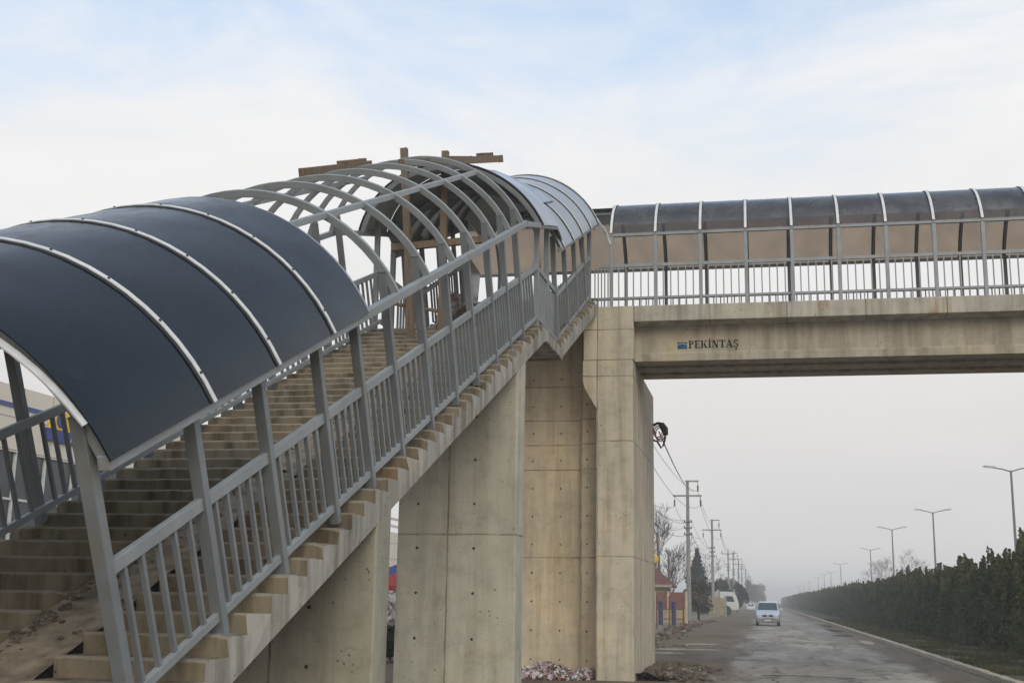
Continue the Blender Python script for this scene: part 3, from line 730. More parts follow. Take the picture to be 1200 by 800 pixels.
# ------------------------------------------------------------------ railings
def railing(name, label, X):
    rt = thing(name, label, 'railing', (X, 15, 4))
    def rail(nm, pts, wd, h):
        b = MB()
        for a, c2 in zip(pts[:-1], pts[1:]): b.bar(a, c2, wd, h)
        return b.build(nm, SL, rt, bevel=.007)
    y0 = 7.5
    top = [(X, y0, nos1(y0)+1.12), (X, 22.86, nos1(22.86)+1.12), (X, 25.3, 8.27), (X, 30.3, nos2(30.3)+1.12)]
    rail('handrail', top, .055, .10)
    bot = [(X, 7.98, nos1(7.98)+.11), (X, 22.95, nos1(22.95)+.11), (X, 25.3, 7.26), (X, 30.3, nos2(30.3)+.1)]
    rail('bottom_rail', bot, .05, .075)
    def proto(dz, t):
        b = MB(); b.bar((X, 15, 4), (X, 15-t*dz, 4+dz), .042, .042, up=(1, 0, 0)); return b
    src = None; src2 = None; src3 = None
    fe = [lerp(a[0], a[1], .12) for a in POSTF]+[22.9]
    for i in range(len(fe)-1):
        for k in range(1, 6):
            y = lerp(fe[i], fe[i+1], k/6); z = nos1(y)+.12
            if src is None: src = proto(.82, TL).build('baluster', ST, rt, bevel=.005); src.location = (0, y-15, z-4)
            else: inst(src, 'baluster', rt, (0, y-15, z-4))
    for y in [22.9+.208*k for k in range(1, 10) if k != 5]:
        if src2 is None: src2 = proto(.9, 0).build('baluster', ST, rt, bevel=.005); src2.location = (0, y-15, 7.25-4)
        else: inst(src2, 'baluster', rt, (0, y-15, 7.25-4))
    ys = [25.05]+[lerp(a[0], a[1], .12) for a in UPF[1:]]
    for i in range(len(ys)-1):
        for k in range(1, 6):
            y = lerp(ys[i], ys[i+1], k/6); z = nos2(y)+.11
            if src3 is None: src3 = proto(.84, .4).build('baluster', ST, rt, bevel=.005); src3.location = (0, y-15, z-4)
            else: inst(src3, 'baluster', rt, (0, y-15, z-4))
    return rt
railing('stair_railing', 'grey steel balustrade along the near right side of the stairs', XA-.15)
railing('stair_railing', 'grey steel balustrade along the far left side of the stairs', -7.36)
def brail(label, Y, x0, posts, mat):
    rt = thing('bridge_railing', label, 'railing', (x0, Y, 9.25))
    b = MB(); b.bar((x0, Y, 10.33), (XE-.6, Y, 10.33), .055, .085); b.build('handrail', mat, rt, bevel=.006)
    b = MB(); b.bar((x0, Y, 9.47), (XE-.6, Y, 9.47), .05, .06); b.build('bottom_rail', mat, rt, bevel=.006)
    src = None; n = 0
    for i in range(len(posts)-1):
        for k in range(1, 6):
            x = lerp(posts[i], posts[i+1], k/6)
            if n >= 99: continue
            if src is None:
                b = MB(); b.bar((x0, Y, 9.24), (x0, Y, 10.3), .03, .03); src = b.build('baluster', mat, rt); src.location = (x-x0, 0, 0)
            else: inst(src, 'baluster', rt, (x-x0, 0, 0))
            n += 1
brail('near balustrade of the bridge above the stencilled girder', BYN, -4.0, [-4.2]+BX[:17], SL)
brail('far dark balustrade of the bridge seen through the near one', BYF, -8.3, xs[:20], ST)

# ------------------------------------------------------------------ scaffold timbers, loose sheets
def timber(name, label, a, b_, w_, h_, mat='wood', up=(0, 0, 1), cat='timber', group=None):
    b = MB(); b.bar(a, b_, w_, h_, up); o = b.build(name, MAT[mat], bevel=.006); return tag(o, label, cat, group)
timber('scaffold_post', 'left upright timber prop standing on the steps inside the bare ribs', (-6.41, 21.95, 6.62), (-6.62, 21.75, 10.36), .13, .13)
timber('scaffold_post', 'right upright timber prop standing on the steps inside the bare ribs', (-5.97, 22.5, 6.85), (-5.98, 22.45, 10.52), .13, .13)
timber('plank', 'single weathered beam lying along the ridge left of the props', (-6.3, 15.8, 7.78), (-6.3, 18.7, 8.93), .12, .13, cat='plank')
timber('plank', 'short offcut on top of the left ridge beam', (-6.3, 17.35, 8.485), (-6.32, 18.45, 8.92), .13, .06, cat='plank')
timber('plank', 'long brown beam on the ridge pointing at the light blue sheet', (-5.8, 18.9, 9.0), (-5.22, 24.1, 10.93), .10, .14, cat='plank')
timber('plank', 'grey plank end lying just right of the right prop', (-5.75, 21.6, 10.07), (-5.55, 22.6, 10.42), .16, .06, 'wood_dark', cat='plank')
timber('plank', 'small grey block near the free end of the long ridge beam', (-5.42, 23.0, 10.62), (-5.34, 23.6, 10.84), .14, .08, 'wood_dark', cat='plank')
timber('plank', 'pale plank crossing behind the left prop on the ribs', (-6.35, 18.9, 8.98), (-6.1, 21.2, 9.86), .18, .05, 'wood_dark', cat='plank')
timber('plank', 'thick timber ledger tied across both props at head height', (-6.95, 22.2, 8.52), (-5.2, 22.75, 8.78), .10, .14, 'wood', cat='plank')
timber('plank', 'thin lath nailed low across the two props', (-7.0, 21.7, 7.34), (-5.9, 22.62, 7.30), .05, .06, cat='plank')
timber('plank', 'thin lath nailed high across the two props', (-6.52, 21.85, 9.62), (-5.95, 22.55, 9.86), .05, .05, cat='plank')

b = MB(); A, Bq, Cc, Dd = Vector((-5.3, 22.03, 9.99)), Vector((-5.3, 23.93, 10.62)), Vector((-4.5, 26.7, 10.83)), Vector((-4.5, 25.05, 10.24))
n = 8; vs = []
for i in range(n+1):
    t = i/n; a = A.lerp(Dd, t)+Vector((0, 0, .05*math.sin(math.pi*t))); c2 = Bq.lerp(Cc, t)+Vector((0, 0, .05*math.sin(math.pi*t)))
    for j in range(5): vs.append(a.lerp(c2, j/4))
fs = [(i*5+j, i*5+j+1, i*5+j+6, i*5+j+5) for i in range(n) for j in range(4)]
b.add(vs, fs); b.add([v-Vector((0, 0, .012)) for v in vs], [f[::-1] for f in fs])
tag(b.build('loose_sheet', MAT['bluesheet'], smooth=True), 'light blue loose roofing sheet laid over the ribs beside the upper canopy', 'roof sheet')

b = MB(); b.prism([(-6.9, 28.15, 8.95), (-6.95, 29.55, 9.05), (-6.9, 29.6, 9.95), (-6.86, 28.1, 10.02)], (.015, .02, 0)); tag(b.build('leaning_sheet', MAT['dark_sheet']), 'black sheet leaning against the far railing near the landing', 'sheet')
random.seed(14)
pinks = [plain('scrap_pink', (.46, .33, .34), .7), plain('scrap_white', (.6, .56, .54), .7), plain('scrap_red', (.33, .13, .11), .7), plain('scrap_blue', (.17, .19, .28), .7), plain('scrap_brown', (.16, .12, .09), .8)]
def scraps(b, n, f, sz, mats):
    for i in range(n):
        c_ = Vector(f()); s_ = random.uniform(*sz); vs = []
        ax = Vector((jit(1), jit(1), jit(1))).normalized(); bx = ax.cross(Vector((jit(1), jit(1), jit(1)))).normalized(); cx = ax.cross(bx)
        for u in (-1, 0, 1):
            for v in (-1, 0, 1): vs.append(c_+ax*u*s_+bx*v*s_+cx*jit(s_*.7))
        b.add(vs, [(0, 1, 4, 3), (1, 2, 5, 4), (3, 4, 7, 6), (4, 5, 8, 7)], random.choice(mats))
b = MB(); scraps(b, 60, lambda: (-6.95+jit(.12), 27.2+jit(.3), 8.45+abs(jit(.32))), (.04, .11), (0, 0, 1))
tag(b.build('pink_bag', pinks), 'crumpled pink plastic bag beside the far railing of the stairs', 'bag')
b = MB()
def gp():
    x = random.uniform(-6.4, -4.25); q = max(.04, .26+.10*math.sin(x*4.3)+.05*math.sin(x*11)-.25*abs(x+5.2)**2*.3); yy = random.uniform(0, 1); return (x, 31.9-yy*1.5, .02+random.random()*q*(1-.8*yy))
scraps(b, 1500, gp, (.02, .075), (0, 0, 1, 1, 1, 2, 3, 4, 4))
tag(b.build('garbage_pile', pinks), 'pile of pink and white rubbish at the foot of the bridge pier', 'rubbish', kind='stuff')
white = plain('white_scrap', (.62, .62, .60), .6)
for k, (x, y, s_) in enumerate([(-2.35, 38.6, .16), (-1.95, 38.2, .15), (-1.85, 36.4, .15)]):
    b = MB(); b.add([(x-s_, y-s_*1.4, .012), (x+s_, y-s_, .03), (x+s_*1.1, y+s_, .015), (x-s_*.8, y+s_*1.2, .04)], [(0, 1, 2, 3)]); b.add([(x-s_, y-s_*1.4, .010), (x+s_, y-s_, .028), (x+s_*1.1, y+s_, .013), (x-s_*.8, y+s_*1.2, .038)], [(3, 2, 1, 0)])
    tag(b.build('scrap_paper', white), ['flat white paper scrap nearest the kerbless road edge, left one', 'flat white paper scrap right of the first by the dirt heap', 'flat white paper scrap lowest of the three beside the dirt heap'][k], 'paper')

# ------------------------------------------------------------------ street lamps
lm_ = plain('lamp_galvanised', (.20, .20, .20), .5, .4, .3); lh = plain('lamp_head', (.35, .35, .34), .4)
def lamp():
    o = thing('street_lamp', 'grey double-armed street lamp rising behind the hedge', 'street lamp', (0, 0, 0), 'double street lamps behind the hedge')
    b = MB(); b.tube([(0, 0, 0), (0, 0, 4.5), (0, 0, 9.62)], [.11, .085, .06], 8); b.build('pole', lm_, o, smooth=True)
    for s_ in (-1, 1):
        b = MB(); b.tube([(0, 0, 9.55), (s_*.45, 0, 9.7), (s_*1.0, 0, 9.8)], .04, 6); b.build('arm', lm_, o)
        b = MB(); b.prism([(s_*.85, -.12, 9.76), (s_*1.45, -.15, 9.82), (s_*1.55, -.08, 9.87), (s_*1.45, -.1, 9.93), (s_*.85, -.08, 9.87)], (0, .22, 0)); b.build('lamp_head', lh, o)
    return o
L0 = lamp()
LXY = [(14.2, 76.4), (14.2, 111.5), (13.3, 137.6), (15.3, 191.3), (15.2, 265), (16.6, 333), (16.3, 364), (16.8, 416), (17.0, 507), (17.2, 580), (17.2, 660)]
for i, (x, y) in enumerate(LXY):
    o = L0 if i == 0 else copy_tree(L0); o.location = (x, y, 0)
    if i == 0: o['label'] = 'nearest and tallest-looking street lamp cut by the right picture edge'
    elif i == 1: o['label'] = 'second nearest double-armed street lamp above the hedge'
    elif i == 2: o['label'] = 'third double-armed street lamp from the right, set slightly nearer the road'

# ------------------------------------------------------------------ hedge
def leaf_cloud(b, n, f, s0, s1):
    for i in range(n):
        c_, out_ = f(); s_ = random.uniform(s0, s1)
        a = Vector((jit(1), jit(1), jit(1)+.5)).normalized(); d = (out_+Vector((jit(.8), jit(.8), jit(.8)))).normalized(); bx = a.cross(d)
        if bx.length < .1: continue
        bx.normalize(); bx *= s_*.45; a = a*s_
        b.add([c_-a*.5, c_+bx, c_+a*.75, c_-bx], [(0, 1, 2, 3)])
hleaf = leafmat('hedge_leaf', (.034, .042, .017), (.14, .145, .056), .22); bark = plain('bark', (.07, .055, .042), .95, .1, 0, .3, 8)
def hedge_mesh(h, w_, pointed, seed, dens=1.0):
    random.seed(seed); b = MB(); fing = [(random.uniform(0, 6.28), random.uniform(.2, w_*.8), random.uniform(.55, 1.0)) for _ in range(14)]
    def f():
        an, rr, hh = random.choice(fing); t = random.random()**.8; z = .12+t*(h*hh-.12)
        prof = (1-(t**(2.2 if not pointed else 1.3)))*.34+.05
        a2 = random.uniform(0, 6.28); q = prof*math.sqrt(random.random())*w_/.8
        x, y = rr*math.cos(an)*(1-.35*t)+q*math.cos(a2), rr*math.sin(an)*(1-.35*t)+q*math.sin(a2)
        return Vector((x, y, z)), Vector((math.cos(a2), math.sin(a2), .3))
    leaf_cloud(b, int(4600*dens), f, .06, .16); return b
HT = []
for i, (h, w_, pt, dn) in enumerate([(4.0, .8, 0, 1.15), (4.1, .78, 0, 1.15), (3.85, .85, 0, 1.15), (4.2, .74, 1, 1.0), (4.5, .62, 1, .7), (4.8, .6, 1, .6)]):
    o = thing('hedge_tree', '', 'tree', (0, 0, 0), 'conifers in the roadside hedge')
    hedge_mesh(h, w_, pt, 50+i, dn).build('crown', hleaf, o)
    b = MB(); b.tube([(0, 0, 0), (.02, .03, h*.5), (0, 0, h*.85)], [.07, .05, .015], 6); b.build('trunk', bark, o); HT.append(o)
random.seed(77)
used = set(); y = 38.0; n = 0
while y < 300 and n < 290:
    v = random.choice((4, 5, 5)) if y < 52.5 else (random.choice((0, 1, 2, 3, 4)) if y < 70 else random.choice((0, 1, 2, 3)))
    o = HT[v] if v not in used else copy_tree(HT[v]); used.add(v)
    s_ = random.uniform(.93, 1.07); o.location = (9.8+jit(.22), y, .05); o.rotation_euler = (0, 0, random.uniform(0, 6.28)); o.scale = (s_, s_, random.uniform(.90, 1.06))
    o['label'] = 'taller ragged dark conifer with gaps at the near right end of the hedge' if y < 52.5 else 'dark green clipped conifer in the dense hedge along the verge'
    o['group'] = 'ragged conifers at the hedge end' if y < 52.5 else 'conifers in the roadside hedge'
    y += random.uniform(1.0, 1.3) if y > 52 else random.uniform(1.15, 1.6); n += 1
for i, o in enumerate(HT):
    if i not in used:
        for c_ in list(o.children): bpy.data.objects.remove(c_)
        bpy.data.objects.remove(o)
yh = y
random.seed(15); b = MB()
def f():
    yy = random.uniform(yh-1, 760); z = 4.0*random.random()**.7+.1; return Vector((9.75+jit(.8)*(1-.3*z/4), yy, z+.12*math.sin(yy*1.3))), Vector((-1, 0, .5))
leaf_cloud(b, 26000, f, .3, .7)
b.box((9.3, yh, 0), (10.2, 760, 3.7))
tag(b.build('hedge', hleaf), 'far hazy end of the hedge running down the road', 'hedge', kind='stuff')

# ------------------------------------------------------------------ utility poles and wires
pc = concrete('pole_concrete', (.27, .26, .245), streak=.2); ins = plain('insulator', (.05, .035, .03), .3)
UP = [(-7.2, 57, 1), (-6.6, 112, 1), (-6.7, 167, 1), (-6.8, 243, 0), (-6.8, 282, 1), (-6.5, 322, 1), (-6.5, 367, 1), (-6.5, 437, 1), (-6.7, 490, 0), (-6.9, 542, 1), (-6.8, 610, 1)]
def upole(kind):
    o = thing('utility_pole', '', 'utility pole', (0, 0, 0), 'utility poles along the left pavement')
    H_ = 12.45 if kind else 11.0
    b = MB(); b.tube([(0, 0, -.1), (0, 0, 5), (0, 0, H_)], [.24, .19, .13], 10); b.build('pole', pc, o, smooth=True)
    z1 = 11.0 if kind else 10.7
    b = MB(); b.box((-1.3, -.22, z1), (1.25, -.08, z1+.14)); b.build('crossarm', pc, o)
    if kind: b = MB(); b.box((-.2, -.22, 12.3), (1.0, -.08, 12.44)); b.build('crossarm', pc, o)
    for x, z in ([(-1.15, z1), (1.15, z1), (.92, 12.3)] if kind else [(-1.15, z1+.9), (1.15, z1+.9), (0, z1+1.2)]):
        b = MB(); b.lathe((x, -.15, z-.85), [(.03, 0), (.09, .06), (.05, .16), (.09, .24), (.05, .34), (.09, .42), (.05, .52), (.02, .6), (.02, .85)], 8); b.build('insulator', ins, o)
    for k, z in enumerate((8.7, 8.15, 7.6)):
        b = MB(); b.box((-.34, -.2, z), (.34, -.13, z+.07)); 
        for x in (-.3, .3): b.lathe((x, -.165, z+.07), [(.05, 0), (.07, .07), (.04, .16)], 8)
        b.build('bracket', ins, o)
    return o
U1, U0 = upole(1), upole(0); fu = {1: U1, 0: U0}; seen = set()
UL = {0: 'concrete utility pole hidden behind the bridge pier', 1: 'nearest visible concrete utility pole with two crossarms beside the house', 2: 'second visible concrete utility pole beside the dark spruce', 3: 'T-shaped utility pole with a single crossarm above the truck cab'}
for i, (x, y, k) in enumerate(UP):
    o = fu[k] if k not in seen else copy_tree(fu[k]); seen.add(k); o.location = (x, y, 0)
    o['label'] = UL.get(i, 'small faded utility pole in the far row beyond the truck cab')
wmat = plain('wire', (.05, .05, .05), .6)
random.seed(2)
att = [(-1.15, 10.15), (1.15, 10.15), (.92, 11.45), (-.3, 8.9), (.3, 8.9), (-.3, 8.3), (.3, 7.8)]
for i in range(len(UP)-4):
    (xa, ya, _), (xb, yb, _) = UP[i], UP[i+1]
    for k, (dx, z) in enumerate(att[:3] if i > 1 else att):
        sag = random.uniform(1.0, 1.5); pts = []
        for j in range(13):
            t = j/12; pts.append((lerp(xa, xb, t)+dx, lerp(ya, yb, t)-.15, z-sag*4*t*(1-t)))
        b = MB(); b.tube(pts, .016 if i < 2 else .022, 4, cap=False)
        tag(b.build('power_line', wmat), 'thin sagging power line strung between the left utility poles', 'power line', 'power lines between the poles')
b = MB(); pts = [(-3.0+t*-2.9, 36.9+t*73, 6.85+t*4.5-2.2*t*(1-t)) for t in [j/16 for j in range(17)]]; b.tube(pts, .02, 4, cap=False)
tag(b.build('power_line', wmat), 'cable rising from the nearest visible pole to the splice on the pier', 'power line')
# splice and coil on the pier
cb = thing('cable_coil', 'dark cable splice with looped brown cable hanging off the pier edge', 'cable', (-3.0, 36.6, 6.7))
b = MB(); b.tube([(-2.90, 36.5, 7.02), (-2.80, 36.5, 6.86), (-2.76, 36.5, 6.68)], [.09, .115, .07], 10); b.build('splice_case', plain('splice_black', (.07, .035, .028), .5), cb, smooth=True)
brn = plain('cable_brown', (.50, .30, .22), .6)
for q in range(3):
    b = MB(); pts = [(-3.0+.13*math.cos(t)+.03*q, 36.5+.03*q, 6.82+.2*math.sin(t)-.05*q) for t in [k*.4 for k in range(16)]]; b.tube(pts, .023, 6); b.build('cable_loop', brn, cb)
b = MB(); b.tube([(-3.16, 36.5, 6.98), (-3.0, 36.5, 7.05), (-2.88, 36.5, 7.03)], .035, 8); b.tube([(-3.16, 36.5, 6.55), (-3.02, 36.5, 6.5), (-2.9, 36.5, 6.3), (-2.84, 36.5, 6.38), (-2.77, 36.5, 6.66)], .028, 8); b.build('cable_tail', MAT['gasket'], cb)

# ------------------------------------------------------------------ trees
def bare_tree(name, label, x, y, H_, seed, mat, spread=.5, group=None, depth=6, lean=0):
    random.seed(seed); o = thing(name, label, 'tree', (x, y, 0), group); bt = MB(); bc_ = MB()
    def grow(p, d, L, r, lev):
        n = 3; pts = [p]
        for k in range(n):
            d = (d+Vector((jit(.16), jit(.16), jit(.1)+.04))).normalized(); pts.append(pts[-1]+d*L/n)
        r1 = r*.66
        (bt if lev < 1 else bc_).tube(pts, [lerp(r, r1, k/n) for k in range(n+1)], 5 if lev < 2 else 3, cap=False)
        if lev >= depth: return
        for k in range(random.choice((2, 3, 3)) if lev else 5):
            s_ = random.uniform(.45, 1.0); q = pts[0].lerp(pts[-1], s_) if lev else pts[0].lerp(pts[-1], random.uniform(.35, 1)); 
            a = Vector((jit(1), jit(1), jit(.5))).normalized()
            grow(q, (d+a*spread*random.uniform(.7, 1.4)).normalized(), L*random.uniform(.55, .8), max(r1*.62, .012), lev+1)
    grow(Vector((x, y, 0)), Vector((lean, 0, 1)), H_*.42, H_*.017, 0)
    bt.build('trunk', mat, o, smooth=True); bc_.build('crown', mat, o); return o
bk = plain('bare_bark', (.10, .085, .075), .95, .1)
bk_hazed = plain('hazed_bark', (.22, .20, .19), .95, .1)  # same bare bark lightened, distance haze painted into its colour
bare_tree('bare_tree', 'tall bare poplar-like tree with upright twigs left of the utility pole', -11.8, 126, 11, 1, bk, .38)
bare_tree('bare_tree', 'bare tree with a wide twiggy crown just behind the house roof', -10.2, 132, 9.5, 2, bk, .5)
bare_tree('bare_tree', 'bare bushy tree between the first utility pole and the spruce', -8.4, 118, 6.8, 3, bk, .6)
bare_tree('bare_tree', 'slim bare tree right against the edge of the bridge pier', -10.9, 121, 10.5, 5, bk, .34)
bare_tree('bare_tree', 'bare grey tree between the spruce and the truck cab', -8.6, 175, 8, 9, bk, .55)
for i, (x, y, h) in enumerate([(17.5, 205, 9), (21, 190, 9.5), (19.5, 232, 9)]):
    bare_tree('bare_tree', 'hazy bare tree standing beyond the hedge under the lamps', x, y, h, 20+i, bk_hazed, .6, 'hazy trees beyond the hedge')
gl = leafmat('conifer_leaf', (.012, .022, .017), (.032, .048, .036), .1)
def conifer(label, x, y, H_, R_, seed, n=3400):
    random.seed(seed); o = thing('conifer', label, 'tree', (x, y, 0)); b = MB()
    lay = [(.12+.86*(k/17)) for k in range(18)]
    def f():
        t = random.choice(lay)+jit(.015); br_ = int(random.random()*9); a = br_*.698+t*23+jit(.22); rr = R_*(1-t)**.85*random.random()**.6
        return Vector((x+rr*math.cos(a), y+rr*math.sin(a), H_*t-.18*rr+jit(.08))), Vector((math.cos(a), math.sin(a), .2))
    leaf_cloud(b, n, f, .2, .45); b.build('crown', gl, o)
    b = MB(); b.tube([(x, y, 0), (x, y, H_*.98)], [.16, .02], 7); b.build('trunk', bark, o)
conifer('tall dark blue-green spruce beside the first utility pole', -8.95, 172, 8.8, 2.7, 61, 2300)
def bush(label, x, y, H_, R_, seed, mat, n=3000, name='shrub', sz=(.15, .4)):
    random.seed(seed); o = thing(name, label, 'tree' if H_ > 4 else 'shrub', (x, y, 0)); b = MB()
    cl_ = [(jit(R_*.75), jit(R_*.75), random.uniform(.25, .85)*H_, random.uniform(.25, .55)*R_) for _ in range(12)]
    def f():
        cx, cy, cz, r = random.choice(cl_); d = Vector((random.gauss(0, 1), random.gauss(0, 1), random.gauss(0, 1))).normalized()
        return Vector((x+cx, y+cy, cz))+d*r*random.random()**.35, d
    leaf_cloud(b, n, f, *sz); b.build('crown', mat, o)
    b = MB(); b.tube([(x, y, 0), (x+.1, y, H_*.6)], [.13, .05], 7)
    for k in range(5): b.tube([(x, y, H_*.25), (x+cl_[k][0], y+cl_[k][1], cl_[k][2])], [.07, .02], 5)
    b.build('trunk', bark, o)
dk = leafmat('evergreen_leaf', (.014, .018, .012), (.036, .04, .026), .15); ol = leafmat('twiggy_leaf', (.05, .042, .034), (.085, .072, .056), .1)
bush('dark evergreen shrub mass at the foot of the spruce', -8.2, 168, 5.6, 2.0, 71, dk, 2600)
bush('brown twiggy bush in front of the second utility pole', -6.3, 122, 4.6, 1.3, 72, ol, 1900, sz=(.08, .3))
bush('dark round evergreen tree behind the yellowish gate', -7.9, 185, 5.6, 2.2, 73, dk, 2600, 'evergreen_tree')
bush('dark evergreen tree behind the truck cab roof', -6.6, 205, 5.2, 2.2, 74, dk, 2600, 'evergreen_tree')
bush('wide dark evergreen tree right of the truck cab', -4.9, 226, 5.4, 2.0, 75, dk, 2600, 'evergreen_tree')
for i, (x, y, h, r) in enumerate([(-8.5, 300, 6.5, 2.6), (-8.0, 345, 7.5, 3), (-8.5, 400, 8.5, 3.2), (-6.5, 470, 10, 3.5), (-5, 560, 11, 4), (-10, 330, 8, 3), (-4, 660, 11, 5)]):
    bush('pale hazy tree in the far row on the left of the road', x, y, h, r, 80+i, ol, 1500, 'far_tree', (.4, 1.0))
    bpy.data.objects[-1] if False else None
for o in list(COL.objects):
    if o.name.startswith('far_tree'): o['group'] = 'far hazy trees down the road'

# ------------------------------------------------------------------ house, fence, posts on the left
hs = thing('house', 'small cream house with red tiled roof and brick-red shutters', 'house', (-11.5, 112, 0))
cream = plain('cream_render', (.44, .38, .27), .9, .1, 0, .15, 2); redp = plain('red_panel', (.20, .085, .062), .7, .2, 0, .2, 3)
tile = M('roof_tiles'); p = tile.pos(); wv = tile.n('ShaderNodeTexWave', wave_type='BANDS', bands_direction='X'); wv.inputs['Scale'].default_value = 1.3; tile.l(p, wv.inputs['Vector'])
wz = tile.n('ShaderNodeTexWave', wave_type='BANDS', bands_direction='Z'); wz.inputs['Scale'].default_value = 1.6; tile.l(p, wz.inputs['Vector'])
c = tile.mix(1.0, tile.ramp(tile.noise(p, 3, 5), [(.3, (.13, .045, .04)), (.7, (.21, .08, .065))]), tile.ramp(wz.outputs['Fac'], [(0, (.6, .6, .6)), (.5, (1.1, 1.1, 1.1))]), 'MULTIPLY')
tile.bsdf(c, .8, .2, 0, wv.outputs['Fac'], .6, .06)
b = MB(); b.box((-15, 110, 0), (-8.6, 117, 3.2)); b.build('wall', cream, hs)
b = MB(); b.prism([(-15.5, 109.4, 3.05), (-8.0, 109.4, 3.05), (-8.0, 109.4, 3.2), (-9.6, 112.6, 4.75), (-13.6, 112.6, 4.75), (-15.5, 109.4, 3.2)], (0, 0, 0))
b = MB(); b.add([(-15.5, 109.4, 3.2), (-8.0, 109.4, 3.2), (-8.0, 117.6, 3.2), (-15.5, 117.6, 3.2), (-9.8, 112.7, 4.9), (-9.8, 114.3, 4.9), (-13.4, 114.3, 4.9), (-13.4, 112.7, 4.9), (-15.5, 109.4, 3.06), (-8.0, 109.4, 3.06), (-8.0, 117.6, 3.06), (-15.5, 117.6, 3.06)],
  [(0, 1, 4, 7), (1, 2, 5, 4), (2, 3, 6, 5), (3, 0, 7, 6), (4, 5, 6, 7), (8, 9, 1, 0), (9, 10, 2, 1), (10, 11, 3, 2), (11, 8, 0, 3), (11, 10, 9, 8)]); b.build('roof', tile.m, hs)
b = MB(); b.box((-15.55, 109.3, 3.02), (-7.9, 109.42, 3.24)); b.build('gutter', plain('gutter', (.33, .27, .20), .7), hs)
for x in (-10.3, -12.4):
    fr = MB(); fr.box((x-.5, 109.93, 1.1), (x+.5, 110.02, 2.5)); fo = fr.build('window', redp, hs)
    g_ = MB(); g_.box((x-.35, 109.9, 1.3), (x+.35, 109.925, 2.3)); g_.build('pane', plain('dark_glass', (.03, .03, .035), .1, .5), fo)
fn = thing('garden_fence', 'low cream wall with brick-red infill panels in front of the house', 'fence', (-9, 100, 0))
for i, (xa, xb) in enumerate([(-9.6, -8.75), (-8.45, -7.6), (-7.4, -6.2)]):
    b = MB(); b.box((xa, 100, 1.25), (xb, 100.06, 2.55)); b.build('panel', redp, fn)
b = MB(); b.box((-12, 99.95, .1), (-6.1, 100.15, 1.25)); b.build('wall', plain('ochre_wall', (.36, .275, .17), .9, .1, 0, .2, 2), fn)
for x in (-8.6, -7.5, -6.1, -9.7):
    b = MB(); b.box((x-.1, 99.9, .1), (x+.1, 100.1, 2.6)); b.build('pillar', cream, fn)
gt = thing('yard_gate', 'pale yellowish yard gate with vertical slats before the truck cab', 'gate', (-6.5, 158, 0))
b = MB(); b.box((-6.6, 158, .2), (-5.0, 158.08, 2.3)); b.build('panel', plain('ochre_gate', (.30, .25, .15), .8, .2, 0, .25, 2), gt)
for x in (-6.75, -5.75, -4.85): b = MB(); b.box((x-.12, 157.9, 0), (x+.12, 158.15, 2.55)); b.build('pillar', plain('gate_pillar', (.26, .25, .21), .9), gt)
blu = plain('blue_paint', (.03, .035, .11), .5, .4)
for k, (x, y) in enumerate([(-7.55, 93), (-6.6, 93)]):
    o = thing('bollard', ['left deep blue post standing on the pavement before the red panels', 'right deep blue post standing on the pavement nearer the bushes'][k], 'post', (x, y, .1))
    b = MB(); b.tube([(x, y, .1), (x, y, 1.75)], .16, 12); b.build('post', blu, o, smooth=True); b = MB(); b.lathe((x, y, 1.75), [(.19, 0), (.19, .06), (.1, .12)], 12); b.build('cap', blu, o)
rst = plain('rusty_steel', (.13, .06, .04), .8)
pf = thing('pavement_railing', 'thin rusty tube railing on the left pavement', 'railing', (-6.6, 82, .1))
for x in (-6.9, -6.1, -5.2): b = MB(); b.tube([(x, 82, .05), (x, 82, 1.5 if x > -6 else 2.2)], .05, 6); b.build('post', rst, pf)
for z in (.75, 1.35): b = MB(); b.tube([(-6.9, 82, z), (-5.2, 82, z)], .03, 5); b.build('bar', rst, pf)
sg = thing('warning_lamp', 'yellow rounded sign head on a thin pole at the pier edge', 'sign', (-8.2, 95, 0))
ys_ = plain('yellow_paint', (.62, .42, .02), .5)
b = MB(); b.tube([(-8.2, 95, 0), (-8.2, 95, 5.6)], .05, 6); b.build('pole', lm_, sg)
b = MB(); b.lathe((-8.2, 94.95, 4.95), [(.05, -.12), (.3, -.1), (.38, 0), (.3, .1), (.05, .12)], 14, 'Y'); b.build('sign_head', ys_, sg)
b = MB(); b.tube([(-8.95, 112, 0), (-9.15, 112, 4), (-9.35, 112, 7.8)], [.16, .14, .11], 7); tag(b.build('leaning_pole', MAT['wood_dark'], smooth=True), 'dark leaning timber pole without arms behind the tiled roof', 'pole')
b = MB(); b.tube([(-8.35, 112, 0), (-8.35, 112, 6.0)], [.11, .08], 7); tag(b.build('timber_pole', MAT['wood_dark'], smooth=True), 'short upright dark pole right of the leaning pole', 'pole')

# ------------------------------------------------------------------ vehicles
whp = M('van_paint'); whp.bsdf((.50, .55, .61), .3, .5, .35, coat=.5); glass = M('vehicle_glass'); glass.bsdf((.035, .055, .06), .06, .7)
tyre = plain('tyre', (.02, .02, .02), .85, .2); grey = plain('bumper_grey', (.19, .18, .165), .6); chrome = plain('headlight_glass', (.55, .56, .58), .15, .6); dark = plain('grille_black', (.02, .02, .02), .5)
van = thing('van', 'silver white minivan driving towards the viewer on the worn road', 'van', (.15, 105.0, 0))
def loft(b, secs, mi=0):
    n = len(secs[0]); vs = [v for s_ in secs for v in s_]
    b.add(vs, [(i*n+k, i*n+(k+1) % n, (i+1)*n+(k+1) % n, (i+1)*n+k) for i in range(len(secs)-1) for k in range(n)]+[tuple(range(n))[::-1], tuple((len(secs)-1)*n+k for k in range(n))], mi)
VX, VY = .15, 105.0
